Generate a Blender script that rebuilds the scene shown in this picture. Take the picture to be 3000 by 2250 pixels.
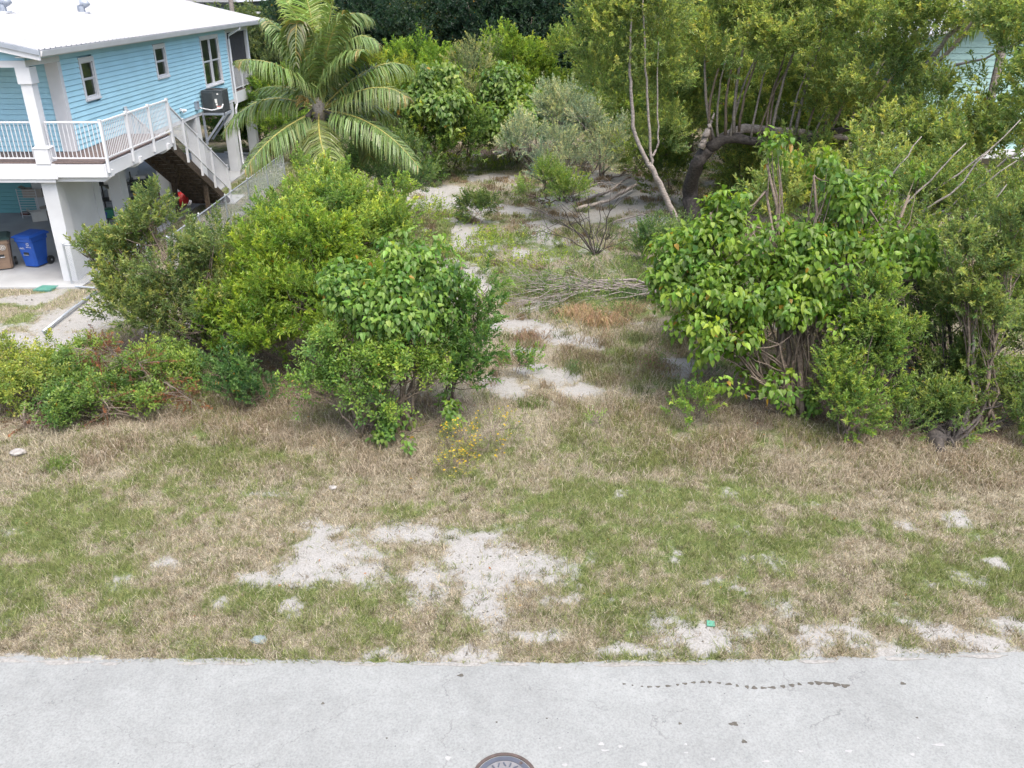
import bpy, math, random
import numpy as np
from mathutils import Vector, Matrix
R = math.radians
scene = bpy.context.scene
for o in list(bpy.data.objects): bpy.data.objects.remove(o)

# ------------------------------------------------------------------ camera
CAM_H, PITCH, FPX = 8.0, R(25.2), 2480.0
cam_d = bpy.data.cameras.new("camera"); cam = bpy.data.objects.new("camera", cam_d)
scene.collection.objects.link(cam); scene.camera = cam
cam_d.sensor_width = 36; cam_d.lens = FPX/3000*36; cam_d.clip_start = 0.1; cam_d.clip_end = 2000
cam.location = (0, 0, CAM_H); cam.rotation_euler = (math.pi/2-PITCH, 0, 0)

# ------------------------------------------------------------------ light
SUN_EL, SUN_AZ = 66, 152            # azimuth clockwise from +Y: light comes from behind and right of the camera
w = bpy.data.worlds.new("World"); scene.world = w; w.use_nodes = True
nt = w.node_tree; nt.nodes.clear()
wo = nt.nodes.new("ShaderNodeOutputWorld"); bg = nt.nodes.new("ShaderNodeBackground")
sky = nt.nodes.new("ShaderNodeTexSky"); sky.sky_type = 'NISHITA'; sky.sun_disc = False
sky.sun_elevation = R(SUN_EL); sky.sun_rotation = R(SUN_AZ); sky.air_density = 1.0; sky.dust_density = 6.0; sky.ozone_density = 1.0
bg.inputs[1].default_value = 0.15
nt.links.new(sky.outputs[0], bg.inputs[0]); nt.links.new(bg.outputs[0], wo.inputs[0])
sun_d = bpy.data.lights.new("sun", 'SUN'); sun = bpy.data.objects.new("sun", sun_d); scene.collection.objects.link(sun)
sun_d.energy = .9; sun_d.angle = R(45); sun_d.color = (1, .97, .9)
sd = Vector((math.sin(R(SUN_AZ))*math.cos(R(SUN_EL)), math.cos(R(SUN_AZ))*math.cos(R(SUN_EL)), math.sin(R(SUN_EL))))
sun.rotation_euler = sd.to_track_quat('Z', 'Y').to_euler()
scene.view_settings.view_transform = 'Standard'; scene.view_settings.look = 'None'
scene.view_settings.gamma = 1; scene.view_settings.use_curve_mapping = False
scene.view_settings.exposure = 1.46
scene.render.engine = 'CYCLES'
scene.cycles.max_bounces = 6; scene.cycles.transparent_max_bounces = 8

# ------------------------------------------------------------------ survey helpers (photo measurements -> metres)
cp, sp = math.cos(PITCH), math.sin(PITCH)
def ray(u, v):
    X = (u-1500)/FPX; Y = (1125-v)/FPX
    return Vector((X, cp+sp*Y, -sp+cp*Y))
def G(u, v, z=0.0):
    d = ray(u, v); t = (z-CAM_H)/d.z
    return Vector((d.x*t, d.y*t, z))
def PY(u, v, y):
    d = ray(u, v); t = y/d.y
    return Vector((d.x*t, y, CAM_H+d.z*t))

# ------------------------------------------------------------------ noise
def _h(ix, iy, iz, seed):
    n = (ix*374761393 + iy*668265263 + iz*2147483647 + seed*974634777) & 0xFFFFFFFF
    n = ((n ^ (n >> 13))*1274126177) & 0xFFFFFFFF
    n = (n ^ (n >> 16))
    return (n & 0xFFFF)/65535.0
def vnoise(x, y, z=0.0, seed=0):
    x = np.asarray(x, float); y = np.asarray(y, float); z = np.asarray(z, float)+0*x
    x0 = np.floor(x).astype(np.int64); y0 = np.floor(y).astype(np.int64); z0 = np.floor(z).astype(np.int64)
    fx = x-x0; fy = y-y0; fz = z-z0
    fx = fx*fx*(3-2*fx); fy = fy*fy*(3-2*fy); fz = fz*fz*(3-2*fz)
    r = 0
    for a in (0, 1):
        for b in (0, 1):
            for c in (0, 1):
                r = r+_h(x0+a, y0+b, z0+c, seed)*(fx if a else 1-fx)*(fy if b else 1-fy)*(fz if c else 1-fz)
    return r
def fbm(x, y, z=0.0, seed=0, o=4):
    r = 0; a = .5; s = 0
    for i in range(o):
        r = r+a*vnoise(np.asarray(x)*2**i, np.asarray(y)*2**i, np.asarray(z)*2**i, seed+i*7); s += a; a *= .5
    return r/s

# ------------------------------------------------------------------ object helpers
COL = scene.collection
def props(o, label=None, cat=None, group=None, kind=None):
    if label: o['label'] = label
    if cat: o['category'] = cat
    if group: o['group'] = group
    if kind: o['kind'] = kind
    return o
def empty(name, loc, label, cat, group=None):
    o = bpy.data.objects.new(name, None); COL.objects.link(o); o.location = loc; o.empty_display_size = .2
    return props(o, label, cat, group)
def wloc(p):
    l = Vector((0, 0, 0))
    while p is not None: l += p.location; p = p.parent
    return l
def link(name, me, parent=None, loc=(0, 0, 0)):
    o = bpy.data.objects.new(name, me); COL.objects.link(o); o.location = loc
    if parent is not None: o.parent = parent
    return o
def mesh_np(name, V, T, mat=None, C=None, parent=None, sides=3, smooth=False):
    """V in world coordinates; object origin stays on its parent."""
    V = np.asarray(V, np.float32).reshape(-1, 3); T = np.asarray(T, np.int32).reshape(-1, sides)
    if parent is not None: V = V-np.array(wloc(parent), np.float32)
    me = bpy.data.meshes.new(name)
    me.vertices.add(len(V)); me.vertices.foreach_set('co', V.ravel())
    me.loops.add(T.size); me.loops.foreach_set('vertex_index', T.ravel())
    me.polygons.add(len(T)); me.polygons.foreach_set('loop_start', np.arange(0, T.size, sides, dtype=np.int32))
    me.polygons.foreach_set('loop_total', np.full(len(T), sides, np.int32))
    me.polygons.foreach_set('use_smooth', np.full(len(T), smooth, bool))
    if C is not None:
        ca = me.color_attributes.new('Col', 'FLOAT_COLOR', 'POINT')
        C4 = np.ones((len(V), 4), np.float32); C4[:, :C.shape[1]] = C
        ca.data.foreach_set('color', C4.ravel())
    me.update(calc_edges=True)
    if mat: me.materials.append(mat)
    return link(name, me, parent)
class MB:
    """collects solids into one mesh"""
    def __init__(s): s.v = []; s.f = []
    def add(s, V, F):
        n = len(s.v); s.v += [tuple(p) for p in V]; s.f += [tuple(i+n for i in f) for f in F]; return s
    def box(s, x0, x1, y0, y1, z0, z1):
        x0, x1 = min(x0, x1), max(x0, x1); y0, y1 = min(y0, y1), max(y0, y1); z0, z1 = min(z0, z1), max(z0, z1)
        return s.add([(x0, y0, z0), (x1, y0, z0), (x1, y1, z0), (x0, y1, z0), (x0, y0, z1), (x1, y0, z1), (x1, y1, z1), (x0, y1, z1)],
                     [(0, 3, 2, 1), (4, 5, 6, 7), (0, 1, 5, 4), (1, 2, 6, 5), (2, 3, 7, 6), (3, 0, 4, 7)])
    def prism(s, poly, axis, a, b):
        """poly: 2D points in the other two axes; extruded along axis from a to b"""
        n = len(poly); V = []
        for t in (a, b):
            for p in poly:
                V.append({'x': (t, p[0], p[1]), 'y': (p[0], t, p[1]), 'z': (p[0], p[1], t)}[axis])
        F = [tuple(range(n))[::-1], tuple(range(n, 2*n))]+[(i, (i+1) % n, (i+1) % n+n, i+n) for i in range(n)]
        return s.add(V, F)
    def beam(s, a, b, w, h, up=(0, 0, 1)):
        a = Vector(a); b = Vector(b); d = (b-a).normalized(); up = Vector(up)
        sx = d.cross(up)
        if sx.length < 1e-4: sx = Vector((1, 0, 0))
        sx.normalize(); sz = sx.cross(d).normalized(); V = []
        for p in (a, b):
            for (i, j) in ((-1, -1), (1, -1), (1, 1), (-1, 1)): V.append(p+sx*i*w/2+sz*j*h/2)
        return s.add(V, [(3, 2, 1, 0), (4, 5, 6, 7), (0, 1, 5, 4), (1, 2, 6, 5), (2, 3, 7, 6), (3, 0, 4, 7)])
    def tube(s, path, r, n=8, cap=True):
        path = [Vector(p) for p in path]; rr = r if hasattr(r, '__len__') else [r]*len(path); k = len(s.v); V = []; F = []
        for i, p in enumerate(path):
            d = (path[min(i+1, len(path)-1)]-path[max(i-1, 0)]).normalized()
            a = d.cross(Vector((.13, .21, 1))) if abs(d.z) < .95 else d.cross(Vector((1, .1, 0)))
            a.normalize(); b = d.cross(a)
            for j in range(n):
                t = 2*math.pi*j/n; V.append(p+(a*math.cos(t)+b*math.sin(t))*rr[i])
        for i in range(len(path)-1):
            for j in range(n):
                F.append((i*n+j, i*n+(j+1) % n, (i+1)*n+(j+1) % n, (i+1)*n+j))
        if cap: F += [tuple(range(n))[::-1], tuple(range((len(path)-1)*n, len(path)*n))]
        return s.add(V, F)
    def disc(s, c, r, h, n=16):
        return s.tube([(c[0], c[1], c[2]), (c[0], c[1], c[2]+h)], r, n)
    def build(s, name, mat, parent=None, smooth=False, label=None, kind=None):
        off = wloc(parent) if parent is not None else Vector((0, 0, 0))
        me = bpy.data.meshes.new(name)
        me.from_pydata([(p[0]-off.x, p[1]-off.y, p[2]-off.z) for p in s.v], [], s.f)
        if smooth: me.polygons.foreach_set('use_smooth', [True]*len(me.polygons))
        me.materials.append(mat); o = link(name, me, parent)
        if label: o['label'] = label
        if kind: o['kind'] = kind
        return o
def bx(name, mat, parent, *a, **k): return MB().box(*a).build(name, mat, parent, **k)

# ------------------------------------------------------------------ materials
def newmat(name):
    m = bpy.data.materials.new(name); m.use_nodes = True; n = m.node_tree.nodes
    return m, m.node_tree, n, n['Principled BSDF']
def paint(name, col, rough=.5, var=.08, scale=3.0, metal=0.0, bump=.0, bscale=40, dirt=0.0, spec=.5):
    m, t, n, b = newmat(name); L = t.links
    tc = n.new('ShaderNodeTexCoord'); nz = n.new('ShaderNodeTexNoise'); nz.inputs['Scale'].default_value = scale; nz.inputs['Detail'].default_value = 6
    L.new(tc.outputs['Object'], nz.inputs['Vector'])
    cr = n.new('ShaderNodeMapRange'); cr.inputs[1].default_value = .3; cr.inputs[2].default_value = .7
    cr.inputs[3].default_value = 1-var-dirt; cr.inputs[4].default_value = 1+var
    L.new(nz.outputs['Fac'], cr.inputs[0])
    mx = n.new('ShaderNodeVectorMath'); mx.operation = 'SCALE'; mx.inputs[0].default_value = col[:3]; L.new(cr.outputs[0], mx.inputs['Scale'])
    L.new(mx.outputs[0], b.inputs['Base Color']); b.inputs['Roughness'].default_value = rough; b.inputs['Metallic'].default_value = metal
    b.inputs['Specular IOR Level'].default_value = spec
    if bump:
        n2 = n.new('ShaderNodeTexNoise'); n2.inputs['Scale'].default_value = bscale; n2.inputs['Detail'].default_value = 5; L.new(tc.outputs['Object'], n2.inputs['Vector'])
        bp = n.new('ShaderNodeBump'); bp.inputs['Strength'].default_value = bump; bp.inputs['Distance'].default_value = .02
        L.new(n2.outputs['Fac'], bp.inputs['Height']); L.new(bp.outputs[0], b.inputs['Normal'])
    return m
def leafmat(name, trans=.5, rough=.42, warm=(1.5, 1.4, .75), spec=.5):
    m, t, n, b = newmat(name); L = t.links
    a = n.new('ShaderNodeAttribute'); a.attribute_name = 'Col'
    L.new(a.outputs['Color'], b.inputs['Base Color']); b.inputs['Roughness'].default_value = rough; b.inputs['Specular IOR Level'].default_value = spec
    tr = n.new('ShaderNodeBsdfTranslucent'); mm = n.new('ShaderNodeVectorMath'); mm.operation = 'MULTIPLY'; mm.inputs[1].default_value = warm
    L.new(a.outputs['Color'], mm.inputs[0]); L.new(mm.outputs[0], tr.inputs['Color'])
    ms = n.new('ShaderNodeMixShader'); ms.inputs[0].default_value = trans
    L.new(b.outputs[0], ms.inputs[1]); L.new(tr.outputs[0], ms.inputs[2]); L.new(ms.outputs[0], n['Material Output'].inputs[0])
    return m
def woodmat(name, c1, c2, scale=(2, 2, 12), rough=.8, bump=.4):
    m, t, n, b = newmat(name); L = t.links
    tc = n.new('ShaderNodeTexCoord'); mp = n.new('ShaderNodeMapping'); mp.inputs['Scale'].default_value = scale
    nz = n.new('ShaderNodeTexNoise'); nz.inputs['Scale'].default_value = 3; nz.inputs['Detail'].default_value = 8; nz.inputs['Roughness'].default_value = .65
    L.new(tc.outputs['Object'], mp.inputs[0]); L.new(mp.outputs[0], nz.inputs['Vector'])
    mx = n.new('ShaderNodeValToRGB'); mx.color_ramp.elements[0].position = .32; mx.color_ramp.elements[1].position = .68
    mx.color_ramp.elements[0].color = (*c1, 1); mx.color_ramp.elements[1].color = (*c2, 1)
    L.new(nz.outputs['Fac'], mx.inputs[0]); L.new(mx.outputs[0], b.inputs['Base Color']); b.inputs['Roughness'].default_value = rough
    bp = n.new('ShaderNodeBump'); bp.inputs['Strength'].default_value = bump; bp.inputs['Distance'].default_value = .02
    L.new(nz.outputs['Fac'], bp.inputs['Height']); L.new(bp.outputs[0], b.inputs['Normal'])
    return m
M = {}
M['white'] = paint('white_paint', (.58, .6, .63), .5, .04, 1.5, dirt=.05)
M['whitecol'] = paint('white_stucco', (.52, .545, .57), .8, .05, 1.2, bump=.3, bscale=60, dirt=.08)
M['blue'] = paint('blue_siding_paint', (.35, .61, .73), .55, .04, 1.2, dirt=.03)
M['tealdark'] = paint('teal_siding_paint', (.10, .30, .33), .6, .06, 2)
M['mint'] = paint('mint_siding_paint', (.3, .47, .46), .6, .05, 1.5)
M['roof'] = paint('white_metal_roof', (.33, .343, .36), .45, .04, .7, dirt=.07)
M['greymetal'] = paint('grey_metal', (.32, .36, .42), .45, .08, 3, metal=.3)
M['galv'] = paint('galvanised_steel', (.42, .46, .5), .45, .12, 6, metal=.6)
M['ac'] = paint('charcoal_metal', (.07, .08, .085), .5, .1, 5)
M['black'] = paint('black_plastic', (.018, .02, .022), .45, .1, 5)
M['sticker'] = paint('white_sticker', (.7, .7, .68), .5, .03, 9)
M['redprint'] = paint('red_print', (.5, .1, .08), .5, .03, 9)
M['deck'] = woodmat('brown_deck_wood', (.07, .05, .045), (.17, .13, .12), (12, 2, 2))
M['stairwood'] = woodmat('dark_weathered_wood', (.028, .02, .014), (.11, .08, .055), (4, 4, 4), bump=.6)
M['concrete'] = paint('concrete_slab', (.32, .335, .345), .85, .1, .8, bump=.2, bscale=50, dirt=.12)
M['binblue'] = paint('blue_bin_plastic', (.012, .075, .36), .45, .08, 4)
M['binbrown'] = paint('brown_bin_plastic', (.21, .145, .10), .55, .08, 4)
M['binlid'] = paint('dark_green_lid_plastic', (.02, .045, .045), .5, .08, 4)
M['card'] = paint('cardboard_box', (.36, .33, .3), .8, .1, 5)
M['cardwhite'] = paint('white_box', (.6, .6, .58), .7, .08, 5)
M['green'] = paint('green_plastic', (.03, .22, .13), .45, .08, 5)
M['teal'] = paint('teal_plastic', (.075, .22, .18), .5, .15, 8)
M['red'] = paint('red_rubber', (.55, .03, .03), .4, .05, 4)
M['chairwood'] = paint('mahogany_wood', (.09, .025, .02), .4, .15, 8)
M['curtain'] = paint('olive_curtain', (.17, .19, .12), .9, .12, 6)
M['bark'] = woodmat('brown_bark', (.085, .065, .05), (.22, .18, .145), (3, 3, 6), bump=.8)
M['barkdark'] = woodmat('dark_cracked_bark', (.012, .01, .009), (.085, .075, .07), (4, 4, 5), bump=1.0)
M['barkgrey'] = woodmat('grey_bark', (.12, .105, .095), (.32, .29, .27), (3, 3, 8), bump=.7)
M['deadwood'] = woodmat('bleached_dead_wood', (.2, .17, .15), (.48, .43, .4), (4, 4, 6), bump=.6)
M['deadred'] = leafmat('dead_rust_leaves', .2, .8, (1.2, 1, .8), .1)
M['leaf'] = leafmat('green_leaves')
M['leafmatte'] = leafmat('matte_green_leaves', .3, .65, (1.4, 1.3, .6), .2)
M['palm'] = leafmat('palm_leaflets', .25, .38, (1.5, 1.35, .45), .5)
M['grass'] = leafmat('grass_blades', .3, .8, (1.3, 1.2, .7), .12)
M['rock'] = paint('limestone', (.25, .24, .225), .9, .3, 12, bump=.5, bscale=20)
def glassmat():
    m, t, n, b = newmat('window_glass'); L = t.links; n.remove(b)
    tr = n.new('ShaderNodeBsdfTransparent'); tr.inputs[0].default_value = (.7, .75, .72, 1)
    gl = n.new('ShaderNodeBsdfGlossy'); gl.inputs['Roughness'].default_value = .03; gl.inputs[0].default_value = (.9, .9, .9, 1)
    fr = n.new('ShaderNodeFresnel'); fr.inputs[0].default_value = 1.55; ms = n.new('ShaderNodeMixShader')
    L.new(fr.outputs[0], ms.inputs[0]); L.new(tr.outputs[0], ms.inputs[1]); L.new(gl.outputs[0], ms.inputs[2]); L.new(ms.outputs[0], n['Material Output'].inputs[0])
    return m
M['glass'] = glassmat()
def screenmat():
    m, t, n, b = newmat('insect_screen'); L = t.links
    b.inputs['Base Color'].default_value = (.05, .05, .055, 1); b.inputs['Roughness'].default_value = .8; b.inputs['Alpha'].default_value = .75
    return m
M['screen'] = screenmat()
# ================================================================== GROUND
ROAD_EDGE = 8.45
def edge_y(x):
    x = np.asarray(x, float); xc = np.clip(x, -9, 9)
    return ROAD_EDGE+np.where(xc < 0, .0022, .0042)*xc*xc
def ell(u, v, ru, rv):
    """patch given by its centre and half sizes as surveyed -> world ellipse"""
    c = G(u, v); a = G(u+ru, v); b = G(u, v-rv); d = G(u, v+rv)
    return (c.x, (b.y+d.y)/2, abs(a.x-c.x), abs(b.y-d.y)/2)
SAND = [ell(*e) for e in [
    (970, 1640, 110, 70), (1040, 1695, 85, 42), (900, 1690, 90, 40), (1180, 1560, 110, 28), (1250, 1720, 70, 70), (1440, 1660, 110, 90), (1430, 1780, 60, 60), (1350, 1620, 60, 40),
    (930, 1560, 45, 20), (1560, 1650, 70, 40), (1640, 1760, 60, 24), (750, 1700, 50, 22), (850, 1780, 26, 18), (475, 1655, 36, 20), (640, 1765, 30, 16),
    (1540, 1875, 90, 22), (1330, 1925, 120, 16), (1100, 1930, 80, 10), (2010, 1880, 115, 38), (1860, 1930, 130, 16), (2340, 1860, 50, 20), (2380, 1915, 40, 12), (2760, 1870, 75, 34), (2880, 1900, 90, 30), (2960, 1840, 70, 30), (2650, 1920, 110, 14),
    (2660, 1540, 34, 13), (2800, 1520, 38, 20), (2900, 1650, 40, 13), (2450, 1830, 30, 14), (2080, 1700, 24, 8), (2160, 1740, 22, 9),
    (20, 1930, 80, 9), (200, 1935, 120, 8), (700, 1935, 60, 7),
    # path through the lot
    (1230, 590, 60, 18), (1330, 600, 90, 14), (1450, 615, 90, 12), (1290, 560, 60, 12), (1440, 525, 60, 10), (1370, 645, 40, 14), (1360, 680, 30, 20), (1370, 720, 40, 14),
    (1330, 790, 45, 18), (1375, 830, 50, 30), (1345, 860, 40, 22), (1520, 745, 22, 12), (1590, 690, 30, 18), (1590, 660, 60, 10), (1520, 945, 60, 14), (1590, 975, 70, 13), (1660, 1000, 60, 15), (1640, 1110, 80, 20), (1700, 1150, 60, 16), (1600, 1180, 40, 12), (1560, 1090, 40, 12), (1720, 1010, 40, 14), (1540, 1030, 40, 14),
    (1800, 540, 90, 24), (1860, 575, 110, 20), (1780, 600, 140, 24), (1900, 650, 70, 18), (1700, 625, 90, 14), (1980, 1080, 50, 24), (1460, 1130, 50, 22), (1900, 690, 30, 8),
    (230, 935, 90, 36), (150, 1000, 80, 30), (90, 880, 60, 12), (290, 885, 60, 20), (30, 1000, 60, 20),
    (640, 520, 30, 5), (1500, 1150, 50, 22), (560, 520, 40, 10)]]
GREEN = [ell(*e) for e in [
    (300, 1600, 300, 70), (1750, 1560, 300, 40), (60, 1700, 160, 60), (2500, 1560, 200, 30),
    (1600, 1460, 320, 34), (1900, 1490, 140, 30), (2100, 1600, 190, 60), (2350, 1640, 240, 40), (2800, 1700, 180, 40), (1400, 1420, 160, 30), (1420, 1350, 120, 40), (120, 1500, 180, 90), (350, 1540, 200, 60),
    (520, 1370, 230, 50), (200, 1340, 160, 30), (2950, 1620, 90, 60), (2200, 1740, 90, 30), (1180, 1500, 120, 26), (700, 1790, 160, 40), (420, 1700, 140, 30), (850, 1370, 120, 24),
    (1280, 700, 90, 60), (1400, 770, 100, 40), (1480, 840, 80, 26), (1650, 830, 160, 40), (1760, 860, 120, 60), (1820, 780, 120, 30), (1500, 720, 120, 26), (1340, 495, 160, 22), (1660, 740, 90, 26),
    (740, 500, 120, 20), (800, 540, 100, 20), (100, 900, 100, 16), (40, 950, 60, 20), (680, 560, 60, 20), (1900, 800, 60, 30)]]
DRYT = [ell(*e) for e in [
    (700, 1250, 280, 80), (1000, 1330, 200, 60), (300, 1330, 120, 30), (2100, 1310, 260, 60), (2350, 1330, 260, 60), (2800, 1370, 260, 50), (1800, 1240, 160, 50), (1900, 1060, 160, 60), (1720, 920, 130, 36), (1480, 1070, 70, 40), (1750, 1100, 90, 50),
    (900, 1350, 240, 46), (1650, 1190, 140, 30), (2050, 1180, 120, 30), (600, 1160, 160, 50)]]
LITTER = [ell(*e) for e in [(850, 1130, 260, 90), (1150, 1210, 220, 60), (700, 1050, 160, 60), (250, 1180, 330, 80), (2300, 1180, 330, 80), (2750, 1240, 330, 90), (2600, 1050, 300, 120), (2350, 1000, 220, 90), (500, 1000, 200, 60), (1000, 900, 300, 200),
    (2500, 760, 500, 120), (1650, 490, 120, 16), (950, 450, 300, 30), (1400, 440, 300, 20)]]
def field(pats, x, y, warp=.35, seed=3):
    wx = x+(fbm(x*.9, y*.9, 0, seed, 3)-.5)*2*warp+(fbm(x*4, y*4, 0, seed+9, 2)-.5)*.35; wy = y+(fbm(x*.9+40, y*.9, 0, seed+1, 3)-.5)*2*warp+(fbm(x*4+9, y*4, 0, seed+5, 2)-.5)*.35
    f = np.zeros_like(x)
    for (cx, cy, rx, ry) in pats:
        d = np.sqrt(((wx-cx)/rx)**2+((wy-cy)/ry)**2)
        f = np.maximum(f, np.clip(1.75-d, 0, 1.5)/1.5)
    return f
def gmasks(x, y):
    s = field(SAND, x, y, .22, 3); g = field(GREEN, x, y, .6, 23); d = field(DRYT, x, y, .5, 43); l = field(LITTER, x, y, .4, 63)
    n = fbm(x*.55, y*.55, 0, 91, 4); n2 = fbm(x*1.6, y*1.6, 0, 97, 4)
    n3 = fbm(x*5, y*5, 0, 99, 3); s = s+np.clip((n2-.58)*2.6+(n3-.5)*.8, 0, .6)*(y < 13)+(n3-.5)*.5*(s > .1); g = np.clip(g*.55+.40-.2*((y > 13) & (y < 20.5))+(n-.5)*1.5+(n2-.5)*1.3+(n3-.5)*1.6, 0, 1)
    s = s*np.where((y > 18) & (y < 48), 1.25, 1)+np.clip((n2-.5)*3.5, 0, .9)*(y > 20)*(y < 48)*.7
    return np.clip(s, 0, 1), g, np.clip(d, 0, 1), np.clip(l, 0, 1)
def gheight(x, y):
    h = (fbm(x*.35, y*.35, 0, 5, 3)-.5)*.16+(fbm(x*2.2, y*2.2, 0, 6, 3)-.5)*.05
    k = np.clip((y-edge_y(x)-.05)/1.2, 0, 1)
    h = h*k+.0*(1-k)
    onroad = (y < edge_y(x)-.06)
    h = np.where(onroad, -.06, h+.012)
    slab = (x < -12.2) & (y > 22.6)
    return np.where(slab, np.minimum(h, -.01), h)
def grid_axis(fine0, fine1, step, lo, hi, grow=1.25):
    a = list(np.arange(fine0, fine1+1e-6, step)); s = step; p = a[-1]
    while p < hi: s = min(s*grow, 60); p += s; a.append(p)
    s = step; p = a[0]; pre = []
    while p > lo: s = min(s*grow, 60); p -= s; pre.append(p)
    return np.array(pre[::-1]+a)
ys = [8.3]
while ys[-1] < 55: ys.append(ys[-1]+max(.06, ys[-1]*.0068))
s = .5
while ys[-1] < 900: s *= 1.25; ys.append(ys[-1]+s)
pre = []; p = 8.3; s = .1
while p > -60: s *= 1.4; p -= s; pre.append(p)
ys = np.array(pre[::-1]+ys)
xs = grid_axis(-20, 20, .085, -700, 700)
XX, YY = np.meshgrid(xs, ys)
X1, Y1 = XX.ravel(), YY.ravel(); Z1 = gheight(X1, Y1)
nx, ny = len(xs), len(ys); ii = np.arange(nx*ny).reshape(ny, nx)
Q = np.stack([ii[:-1, :-1], ii[:-1, 1:], ii[1:, 1:], ii[1:, :-1]], -1).reshape(-1, 4)
ms, mg, md, ml = gmasks(X1, Y1)
def groundmat():
    m, t, n, b = newmat('ground_soil'); L = t.links
    a = n.new('ShaderNodeAttribute'); a.attribute_name = 'Col'; se = n.new('ShaderNodeSeparateColor'); L.new(a.outputs['Color'], se.inputs[0])
    tc = n.new('ShaderNodeTexCoord')
    def noise(sc, det=6, ro=.6):
        z = n.new('ShaderNodeTexNoise'); z.inputs['Scale'].default_value = sc; z.inputs['Detail'].default_value = det; z.inputs['Roughness'].default_value = ro
        L.new(tc.outputs['Object'], z.inputs['Vector']); return z.outputs['Fac']
    def ramp(fac, stops):
        r = n.new('ShaderNodeValToRGB'); e = r.color_ramp.elements
        while len(e) < len(stops): e.new(.5)
        for k, (p, c) in enumerate(stops): e[k].position = p; e[k].color = (*c, 1)
        L.new(fac, r.inputs[0]); return r.outputs[0]
    def mix(f, c1, c2):
        x = n.new('ShaderNodeMix'); x.data_type = 'RGBA'; L.new(f, x.inputs[0]); L.new(c1, x.inputs[6]); L.new(c2, x.inputs[7]); return x.outputs[2]
    def thr(mask, nz, w, lo, hi):
        ma = n.new('ShaderNodeMath'); ma.operation = 'MULTIPLY_ADD'; L.new(nz, ma.inputs[0]); ma.inputs[1].default_value = w; L.new(mask, ma.inputs[2])
        mr = n.new('ShaderNodeMapRange'); mr.interpolation_type = 'SMOOTHSTEP'; mr.inputs[1].default_value = lo+w*.5; mr.inputs[2].default_value = hi+w*.5; L.new(ma.outputs[0], mr.inputs[0]); return mr.outputs[0]
    nf = noise(38, 5, .7); nm = noise(9, 8, .65); nl = noise(1.3, 5)
    thatch = ramp(nf, [(.3, (.08, .068, .054)), (.5, (.215, .19, .155)), (.68, (.37, .335, .285))])
    thatch2 = ramp(nf, [(.3, (.062, .06, .04)), (.5, (.165, .157, .1)), (.7, (.3, .283, .2))])
    base = mix(nl, thatch, thatch2)
    green = ramp(nf, [(.3, (.035, .052, .02)), (.5, (.10, .135, .045)), (.7, (.22, .25, .12))])
    sand = ramp(nf, [(.28, (.15, .148, .138)), (.45, (.255, .254, .243)), (.7, (.325, .326, .314))])
    litter = ramp(nf, [(.3, (.055, .04, .03)), (.5, (.145, .11, .082)), (.7, (.27, .215, .165))])
    c = mix(thr(se.outputs[1], nm, .5, .3, .85), base, green)
    c = mix(thr(se.outputs[2], nm, .6, .35, .8), c, litter)
    sandd = ramp(nf, [(.28, (.085, .08, .07)), (.5, (.185, .175, .16)), (.7, (.28, .272, .256))])
    mrs = n.new('ShaderNodeMapRange'); mrs.inputs[1].default_value = .52; mrs.inputs[2].default_value = .75; L.new(noise(5.5, 7, .7), mrs.inputs[0]); sand = mix(mrs.outputs[0], sand, sandd)
    c = mix(thr(se.outputs[0], nm, 1.5, .22, .72), c, sand)
    L.new(c, b.inputs['Base Color']); b.inputs['Roughness'].default_value = .95; b.inputs['Specular IOR Level'].default_value = .1
    bp = n.new('ShaderNodeBump'); bp.inputs['Strength'].default_value = .6; bp.inputs['Distance'].default_value = .03; L.new(nf, bp.inputs['Height']); L.new(bp.outputs[0], b.inputs['Normal'])
    return m
ground = mesh_np('ground', np.stack([X1, Y1, Z1], -1), Q, groundmat(), np.stack([ms, mg, ml], -1), sides=4, smooth=True)
props(ground, kind='structure')

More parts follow.
